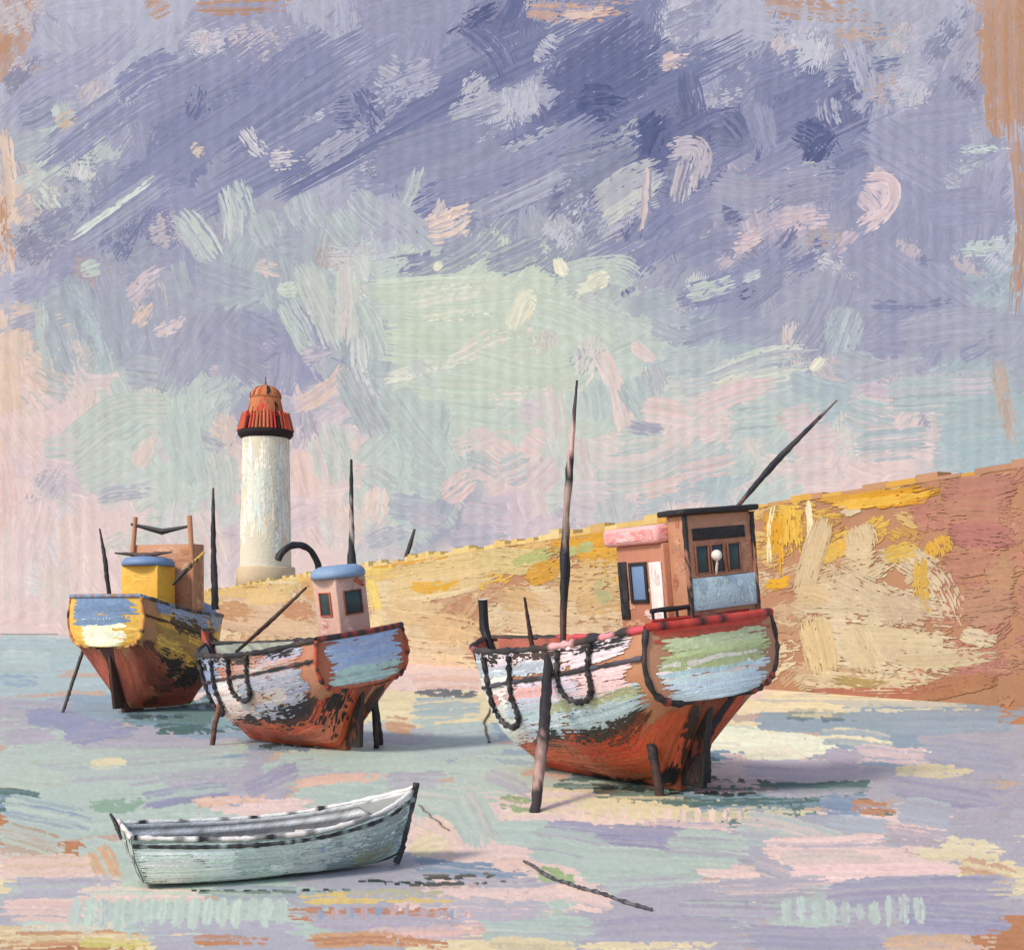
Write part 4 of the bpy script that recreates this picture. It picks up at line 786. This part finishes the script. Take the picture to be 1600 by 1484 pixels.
# ---- the middle boat
spB = dict(heel=-8, scale=(.90, 1.02, .93), base='#b3795c', keel='#8a4a34', stemc='#a8603f', inner='#9aa090', deck='#b0705a', transom_base='#b0664a', bw=.06,
    side=[(0, 1, 0, .3, RED + ['#cf7258', '#d07a60'], 4, .2), (.05, .8, .28, .44, ['#b5745a', '#4a3430', '#3a302e', '#c06a50'], 2, .4), (.45, 1, .40, .80, ['#f0dcd4', '#ead2ca', '#f2e4de', '#e8cac2', '#e0dfe2'], 6, .1), (.06, .5, .42, .85, ['#b59a90', '#9aa0b0', '#a9aab4', '#b8aca8', '#8e93a6'], 5, .3), (.6, 1, .72, .95, ['#8f9fbf', '#97a5c0'], 2, .15), (.1, .6, .85, .98, ['#b88a7a', '#a8a9b8'], 2, .3), (.08, .7, .34, .40, K_, 1, .55), (.1, .9, .92, .97, K_, 1, .6), (.03, .2, .05, .25, K_, 2, .75)],
    transom=[(0.03, .97, 0, .16, K_ + ['#8a4a38'], 2, .3), (.03, .97, .14, .38, ['#b96046', '#a8523c', '#c26e52', '#a9a28e'], 3, .25), (.04, .96, .36, .66, ['#c2d4cb', '#b7cbc6', '#ccd7c8'], 4, .1), (.05, .95, .64, .98, ['#adb9d8', '#a4b1d3', '#b5bfda'], 4, .04)],
    rail=K_, strake=['#3a3030', '#6a4438', '#2c2a2c'], sternrail=['#2c2a2c', '#8a3a30', '#3a3032'], edge=['#b8513a', '#c25a40', '#2e2a2a', '#a84a36', '#4a3030'], stem=K_ + ['#a8503c'], rudder='#362c29', stem_h=.45)
HB = R(90 + 45); LB = (-3.75, 33.4, 0)
boatB, fnB = make_boat(LB, HB, 'middle fishing boat aground with lavender and green stern, small blue-roofed cabin and pinkish bow', spB)
cb = MB(); pbox(cb, .9, 1.95, -1.1, -.05, 2.4, 4.75, ['#e2c0b6', '#c9a090', '#5f7a72', '#d8b4a8', '#b9603f'], 10, base='#c9a494', wv=.22); cbo = cb.build('wheelhouse', M_boat, boatB)
r_ = MB(); zz = np.linspace(0, 1, 8)
r_.lathe([(0, .34), (.5, .32), (.68, .25), (.76, .13), (.76, 0), (0, 0)], np.clip(col('#7f97b5'), 0, 1), 24)
o = r_.build('roof', M_boat, cbo); o.location = (1.42, -.57, 4.755)
win(cbo, 'x-', -.85, -.3, 3.75, 4.35, .9, M_glass, '#7a4a3a'); win(cbo, 'y+', 1.2, 1.65, 3.75, 4.35, -.05, M_glass, '#b9604a')
pole('mast', [(1.9, -1.15, 2.5), (1.9, -1.5, 5.4), (1.9, -1.85, 8.0)], [.26, .26, .2, .10, .07, .06, .04], ['#8a8482', '#7a7474', '#3a3638', '#2c2a2c', '#a89a94', '#3a3638', '#2c2a2c'], boatB)
pole('boom', [(6.0, .1, 2.7), (4.4, -.2, 3.6), (2.9, -.5, 4.5)], [.05, .07, .04], ['#3a3430', '#5a4a42'], boatB)
a = np.linspace(R(-10), R(150), 16)
hp = MB(); hp.tube(np.concatenate([[(2.5, -.9, 2.4), (2.5, -.9, 3.8), (2.48, -.9, 4.6)], np.stack([2.5 - .1*np.cos(a) + .35, -.25 - .65*np.cos(a), 5.0 + .75*np.sin(a)], 1)]), np.concatenate([[.04, .04, .05], np.full(16, .095)]), col('#2a292b'), 7, .12, .25)
hp.build('davit', M_boat, boatB)
pole('beaching_leg', [(1.6, -1.5, 1.9), (1.7, -1.6, .8), (1.8, -1.7, -.25)], .09, K_, boatB)
pole('beaching_leg', [(.8, -.8, 1.8), (.9, -.9, .9), (1.0, -.9, -.25)], .08, K_, boatB)
pole('beaching_leg', [(5.2, 1.2, 1.7), (5.2, 1.6, .8), (5.2, 1.9, -.25)], .08, ['#7a4a3a', '#4a3630'], boatB)

# ---- the yellow boat on the left, heading the other way
spC = dict(heel=0, scale=(1.0, 1.12, 1.32), base='#b58058', keel='#5a3a30', stemc='#8a6a40', inner='#7f92a8', deck='#8a98aa', transom_base='#dcae50', bw=.08,
    side=[(0, 1, 0, .3, ['#b85f46', '#a85640', '#c06a50', '#6a4436'], 4, .25), (.0, .9, .28, .5, ['#3a3230', '#8a4a38', '#a85a42', '#6a4436'], 3, .45), (.1, 1, .48, .9, ['#e0ae4c', '#d8a548', '#c99a4a', '#b08a4c', '#e2b65a'], 6, .25), (.2, .7, .75, .9, ['#3a332e', '#4a3f34'], 2, .5), (.1, 1, .9, 1, ['#7f95b2', '#8a9cb4'], 1, .3)],
    transom=[(.02, .98, 0, .1, K_, 1, .3), (.03, .97, .08, .7, ['#e4b650', '#e0ae46', '#e8bf60'], 6, .08), (.16, .84, .2, .72, ['#f2e8c0', '#efe2b6', '#f5eecb'], 6, .06), (.05, .95, .70, .98, ['#6f88a8', '#7890ad', '#6a829f'], 4, .08)],
    rail=['#6f86a2', '#4a4648', '#2f2c2c', '#5a564e'], strake=['#3a332e', '#4a3a2c'], sternrail=['#7a90aa', '#8a6a58', '#6f86a2'], edge=['#c98a4a', '#b06a44', '#3a302c', '#d8a64a'], stem=['#4a443c', '#3a3430', '#7a6038'], rudder='#4a3028', stem_h=.4)
HC = R(90 - 15); LC = (-16.1, 49.0, 0)
boatC, fnC = make_boat(LC, HC, 'yellow fishing boat at the far left with cream and blue stern and yellow cabin', spC)
cb = MB(); pbox(cb, 2.4, 3.8, -.85, .85, 3.6, 6.0, ['#e6ad40', '#eab84e', '#dea63e'], 10, wv=.3); cbo = cb.build('wheelhouse', M_boat, boatC)
r_ = MB(); r_.lathe([(0, .42), (.6, .40), (.95, .32), (1.08, .16), (1.08, 0), (0, 0)], col('#7189ac'), 24); o = r_.build('roof', M_boat, cbo); o.location = (3.1, 0, 6.002)
pole('cabin_visor', [(2.7, -1.35, 6.56), (2.7, 0, 6.44), (2.7, 1.35, 6.56)], [.03, .09, .11, .08, .03], ['#5a4038', '#3a302c'], boatC)
sh = MB(); pbox(sh, 4.25, 5.0, -1.55, 1.6, 3.7, 7.0, ['#b9805c', '#c08a66', '#b27652', '#c79a78', '#d0a890'], 22, base='#bb8563', wv=.35, bw=.07); sh.build('shelter', M_boat, boatC)
tp_ = MB(); tp_.lathe([(0, .62), (.45, .56), (.85, .36), (1.05, .1), (1.1, 0), (0, 0)], np.clip(np.repeat(col('#8096b2')[None], 1, 0), 0, 1)[0], 20); o = tp_.build('tarpaulin', M_boat, boatC); o.location = (6.6, -.1, 4.05)
gx_ = MB()
pb = ['#b9805c', '#c08a66']
gx_.tube([(4.2, -1.5, 4.2), (4.2, -1.45, 6.2), (4.2, -1.3, 8.2)], .10, col('#b57f5e'), 7, .1, .1); gx_.tube([(4.2, 1.5, 4.2), (4.2, 1.45, 6.2), (4.2, 1.3, 8.2)], .10, col('#b57f5e'), 7, .1, .1)
gx_.tube([(4.2, -1.3, 7.75), (4.2, 0, 7.55), (4.2, 1.5, 7.9)], [.05, .12, .06], col('#2c2a2a'), 7, .1, .2)
gx_.build('gantry', M_boat, boatC)
pole('mast', [(4.6, -2.3, 4.2), (4.6, -2.2, 7.0), (4.6, -2.2, 9.4)], [.16, .13, .10, .05], ['#2a292b', '#38343a', '#2a292b', '#4a4642'], boatC)
pole('aerial', [(2.6, 1.5, 4.5), (2.6, 1.75, 6.3), (2.6, 2.0, 7.6)], [.08, .1, .03], ['#2a292b', '#3a3634'], boatC)
pole('boom', [(3.0, -1.2, 5.2), (3.2, -1.8, 5.9), (3.5, -2.4, 6.6)], [.05, .11, .05], ['#2a292b', '#3a3230', '#c99a4a'], boatC)
hw_ = MB(); pbox(hw_, 5.3, 6.2, -.5, .5, 3.4, 4.85, ['#e6d8c8', '#3a3634', '#d8c6b8'], 8, base='#8a94a4', wv=.25); hw_.build('hatch', M_boat, boatC)
pole('beaching_leg', [(.9, 1.6, 2.6), (.7, 2.0, 1.2), (.5, 2.4, -.25)], .07, ['#4a4240', '#5a504a'], boatC)
pole('beaching_leg', [(5.0, -1.75, 3.2), (5.0, -2.0, 1.4), (5.0, -2.1, -.25)], [.16, .18, .16], ['#3a3230', '#2f2b2b', '#5a463c'], boatC)
pole('beaching_leg', [(6.2, -1.3, 2.2), (6.2, -1.6, 1.0), (6.2, -1.7, -.25)], [.1, .12, .1], ['#4a3a32', '#2f2b2b'], boatC)

# ------------------------------------------------------------------ looped rope fenders hung along the hulls
def loop_fender(boat, fn, u, du, vb, label):
    a = np.linspace(0, math.pi, 26)
    uu = np.concatenate([np.full(14, u - du), u - du*np.cos(a), np.full(14, u + du)])
    vm = vb + .14
    vv = np.concatenate([np.linspace(.97, vm, 14), vm - .14*np.sin(a), np.linspace(vm, .97, 14)])
    uu = uu + du*.10*np.sin(np.linspace(0, 9, len(uu)))
    p = fn(uu, vv); e = 2e-3
    n = np.cross(fn(uu + e, vv) - p, fn(uu, np.minimum(vv + e, 1)) - fn(uu, np.minimum(vv + e, 1) - 2*e)); n /= np.linalg.norm(n, axis=1)[:, None]
    n *= np.sign(n[:, 1:2])
    loc = Matrix.Translation(Vector(boat.location)) @ boat.rotation_euler.to_matrix().to_4x4()
    P = np.array([loc @ Vector(q) for q in p + n*.085])
    mb = MB(); k = len(P); c = P[len(P)//2].copy()
    rr_ = .055*(1 + .45*np.sin(np.arange(k)*2.4) + .15*rng.normal(size=k))
    mb.tube(P - c, np.clip(rr_, .028, .095), np.repeat(np.stack([col(random.choice(['#262426', '#333032', '#1f1e20', '#4a4446'])) for _ in range(k)]), 8, 0), 8)
    o = mb.build('rope_fender', M_boat); o.location = c
    tag(o, label, 'rope fender', 'looped rope fenders hung on the boats')
loop_fender(boatA, fnA, .62, .075, .50, 'dark looped rope fender nearest the bow on the large white-hulled boat')
loop_fender(boatA, fnA, .24, .065, .58, 'dark looped rope fender on the large white-hulled boat, right of its long strut')
loop_fender(boatB, fnB, .72, .07, .50, 'dark looped rope fender nearest the bow on the middle boat with the blue-roofed cabin')
loop_fender(boatB, fnB, .45, .065, .56, 'dark looped rope fender amidships on the middle boat with the blue-roofed cabin')

# ------------------------------------------------------------------ dinghy
DN = empty('rowing_boat', (-5.0, 15.95, .0), math.atan2(1.75, 3.65), 'small pale green open rowing boat lying on the wet sand in the foreground', 'rowing boat', None, R(2))
DS = [(0, [(.10, .06), (.32, .10), (.52, .38), (.60, .72)], [.22, .20, .08, 0]),
      (.15, [(.08, .04), (.42, .08), (.66, .36), (.74, .68)], [.7, .7, .65, .6]),
      (.4, [(.07, .03), (.48, .07), (.76, .36), (.84, .64)], [1.65, 1.65, 1.65, 1.65]),
      (.65, [(.06, .03), (.36, .08), (.66, .40), (.76, .70)], [2.65, 2.65, 2.65, 2.65]),
      (.85, [(.05, .04), (.16, .12), (.38, .48), (.48, .86)], [3.35, 3.37, 3.42, 3.46]),
      (1.0, [(.025, .10), (.03, .25), (.03, .60), (.035, 1.04)], [3.74, 3.78, 3.86, 3.98])]
def dfn_make():
    k_ = np.array([1, .84, 1.])
    ts = np.array([q[0] for q in DS]); A3 = np.array([[(q[2][i], q[1][i][0], q[1][i][1]) for i in range(4)] for q in DS], float) * k_
    def cr(x, y, q):
        m = np.gradient(y, x, axis=0); h = np.diff(x); i = np.clip(np.searchsorted(x, q)-1, 0, len(x)-2)
        tt = ((q-x[i])/h[i]).reshape((-1,) + (1,)*(y.ndim-1)); hh = h[i].reshape(tt.shape)
        return y[i]*(1+2*tt)*(1-tt)**2 + hh*m[i]*tt*(1-tt)**2 + y[i+1]*tt**2*(3-2*tt) + hh*m[i+1]*tt**2*(tt-1)
    g1 = cr(ts, A3, np.linspace(0, 1, 61)); g2 = cr(np.array([0, .33, .66, 1.]), g1.transpose(1, 0, 2), np.linspace(0, 1, 21)).transpose(1, 0, 2)
    g2[..., 1] = np.maximum(g2[..., 1], .02)
    def fn(u, v):
        a = np.clip(u, 0, 1)*60; i = np.clip(a.astype(int), 0, 59); a = (a-i)[..., None]
        b_ = np.clip(v, 0, 1)*20; j = np.clip(b_.astype(int), 0, 19); b_ = (b_-j)[..., None]
        return g2[i, j]*(1-a)*(1-b_) + g2[i+1, j]*a*(1-b_) + g2[i, j+1]*(1-a)*b_ + g2[i+1, j+1]*a*b_
    return fn
dfn = dfn_make()
dm = MB()
for sd in (1, -1):
    f = (lambda s_: lambda u, v: dfn(u, v)*arr(1, s_, 1))(sd)
    pt = Patch(f, 4.1, 1.15, 1, (1.8, 0, .5)); pt.base(dm, col('#9fb0a8'), 61, 21)
    k = 0
    for (u0, u1, v0, v1, cs, n, dry) in [(0, 1, 0, .33, ['#2a2c2a', '#242425', '#343836'], 4, .05), (0, .8, .3, .50, ['#2a2c2a', '#242425'], 2, .2), (0, 1, .22, .5, ['#dfeadf', '#dae6dc', '#d6e2da'], 3, .1), (0, 1, .48, .92, ['#e2eee2', '#dce9de', '#e4eee3', '#d8e4dc'], 5, .08),
                                         (.5, .7, .5, .75, ['#8fa2b2', '#9aacb6'], 2, .3), (.62, 1, .25, .9, ['#9cada8', '#8fa09e', '#a8b6b0', '#7f908e'], 6, .25), (.72, .95, .3, .5, ['#9a9c7c', '#a3a88a'], 2, .45), (.3, .8, .5, .9, ['#c3d0c8'], 3, .5)]:
        for i in range(n):
            v = v0 + (v1-v0)*(i+.5)/n; a_ = u0
            while a_ < u1:
                b_ = min(u1, a_ + rng.uniform(.15, .4)); k += 1
                pt.stroke(dm, a_, v + rng.normal()*.01, b_, v + rng.normal()*.015, (v1-v0)*1.15/n*1.7, random.choice(cs), dry, .022, .003 + k*.00012)
                if b_ >= u1 - 1e-6: break
                a_ = b_ - .03
    U, V = np.meshgrid(np.linspace(.01, .985, 50), np.linspace(.02, 1, 16), indexing='ij')
    Pi = dfn(U, V); Pi[..., 1] = np.maximum(Pi[..., 1] - .035, 0); Pi[..., 2] += .03*(1-V)
    rowc = np.stack([col(random.choice(['#dfe0da', '#b9bcb8', '#f2eee6', '#eee8e2', '#f4f0ea', '#6a6a6a'])) for _ in range(16)])
    ci = (rowc[None] * (1 + .18*rng.normal(size=(50, 16, 1)))).reshape(-1, 3)
    dm.grid(Pi*arr(1, sd, 1), np.clip(ci, .01, .85))
Pk = dfn(np.linspace(0, 1, 61), np.zeros(61)); dm.grid(np.stack([Pk, Pk*arr(1, -1, 1)], 1), col('#2f2f30'))
dm.build('hull', M_boat, DN)
tm = MB()
def dtf(u, v):
    p = dfn(np.zeros_like(v), v); a = u*2-1
    return np.stack([p[..., 0]-.01, -p[..., 1]*a, p[..., 2]], -1)
tp = Patch(dtf, 1.2, .7, 1, (1, 0, .4)); tp.base(tm, col('#a9b8ae'), 12, 16); face_fill(tm, tp, ['#b7c6bc', '#a7b5ae', '#c0ccc2', '#8a9490'], 16, 'h', .2, .025, .12)
tm.build('transom', M_boat, DN)
gm = MB()
for sd in (1, -1):
    p = dfn(np.linspace(0, 1, 60), np.ones(60)); p[:, 1] = p[:, 1]; p *= arr(1, sd, 1)
    cc = np.repeat(np.stack([col(random.choice(['#f0e4dc', '#e8e0d8', '#2f2d2e', '#eedfd8', '#8a8886', '#e8e6dc', '#f0e6de'])) for _ in range(30)]), 2, 0)
    gm.tube(p + arr(0, 0, .01), .032*(1 + .2*rng.normal(size=60)), np.repeat(cc, 7, 0), 7)
gm.tube([(0, y, .74) for y in np.linspace(-.6, .6, 8)], .035, col('#d9d0c8'), 7, .15, .25)
gm.build('gunwale', M_boat, DN)
rb = MB()
for sd in (1, -1):
    p = dfn(np.linspace(0, 1, 60), np.full(60, .90)); p[:, 1] += .015; p *= arr(1, sd, 1)
    rb.tube(p, .022*(1 + .35*np.abs(rng.normal(size=60))), np.repeat(np.stack([col(random.choice(['#2f2d2e', '#2a2a2c', '#4a4a4a', '#8f9a96'])) for _ in range(60)]), 6, 0), 6)
rb.build('rubbing_strake', M_boat, DN)
for u in (.12, .36, .62):
    p = dfn(np.array(u), np.array(.72)); th = MB(); hw_ = float(p[1]) - .03
    pbox(th, p[0]-.13, p[0]+.13, -hw_, hw_, p[2]-.02, p[2]+.02, ['#e2d6ce', '#d4ccc4', '#cfc4bc', '#8a8682'], 7, bev=.008, ang='v', bw=.025, wv=.06, h=.003); th.build('thwart', M_boat, DN)
fb = MB(); fb.box(.5, 3.0, -.33, .33, .11, .14, col('#8a8680'), .01); fb.build('floorboards', M_boat, DN)
p = dfn(np.ones(12), np.linspace(0, 1, 12))*arr(1, 0, 1); p = np.concatenate([[arr(3.72, 0, .0)], p + arr(.02, 0, 0), [arr(4.01, 0, 1.13)]])
pole('stem_post', p, [.05, .06, .06, .055, .05], ['#3a3c3c', '#2c2c2e', '#4c5250', '#343436'], DN)
bk = MB(); bk.grid(np.stack([np.stack([dfn(np.linspace(.8, .99, 12), np.full(12, .97))[:, 0], s_*dfn(np.linspace(.8, .99, 12), np.full(12, .97))[:, 1], dfn(np.linspace(.8, .99, 12), np.full(12, .97))[:, 2]], 1) for s_ in (1, -1)], 1), col('#9a9a94')); bk.build('fore_deck', M_boat, DN)
pole('tiller', [(-.03, .1, .6), (-.08, .22, .78), (-.14, .32, .90)], [.02, .03, .015], ['#2c2a2b'], DN)

# ------------------------------------------------------------------ ropes on the sand, post on the wall
def gp(x, y, z=0.):
    Y = F*(EYE - z)/(y - HZ); return ((x - 800)/F*Y, Y, z)
def rope(pts, r, cs, label):
    p = [gp(x, y, .0) for x, y in pts]
    q = np.array(p); c = q[0].copy(); sm = np.stack([np.interp(np.linspace(0, len(q)-1, 60), np.arange(len(q)), q[:, i]) for i in range(3)], 1)
    sm[:, 0] += .02*np.sin(np.linspace(0, 20, 60)); sm[:, 2] += r*.5
    mb = MB(); cc = np.repeat(np.stack([col(random.choice(cs)) for _ in range(60)]), 7, 0); mb.tube(sm - c, r*(1 + .25*rng.normal(size=60)), cc, 7)
    o = mb.build('mooring_rope', M_boat); o.location = c
    tag(o, label, 'rope', 'mooring ropes lying on the harbour bed')
rope([(818, 1346), (870, 1376), (930, 1394), (1016, 1422)], .024, ['#4a4a4d', '#3a3a3e', '#68666a'], 'grey mooring rope slanting across wet sand right of the rowing boat')
rope([(655, 1258), (672, 1274), (700, 1297)], .014, ['#8a7c70', '#6a625c'], 'short thin dark rope end on pink sand behind the bow of the rowing boat')
rope([(764, 1160), (756, 1130), (770, 1100)], .035, ['#6a5a4e', '#4a423c'], 'dark rope lying curled on the sand below the bow of the largest boat')
# pole leaning up from the wall top
s_ = 80.
q = wmap(np.array([628., 872.]), np.array(-.4)); q2 = np.array([q[0], q[1], WH + .45])
ps = MB(); ps.tube(np.array([(0, 0, 0), (.45, 0, 1.4), (.95, .0, 3.0)]), [.22, .26, .12], col('#4a4644'), 7, .1, .2)
o = ps.build('mooring_post', M_wall); o.location = q2; tag(o, 'slanting dark post standing on the top of the harbour wall', 'post')
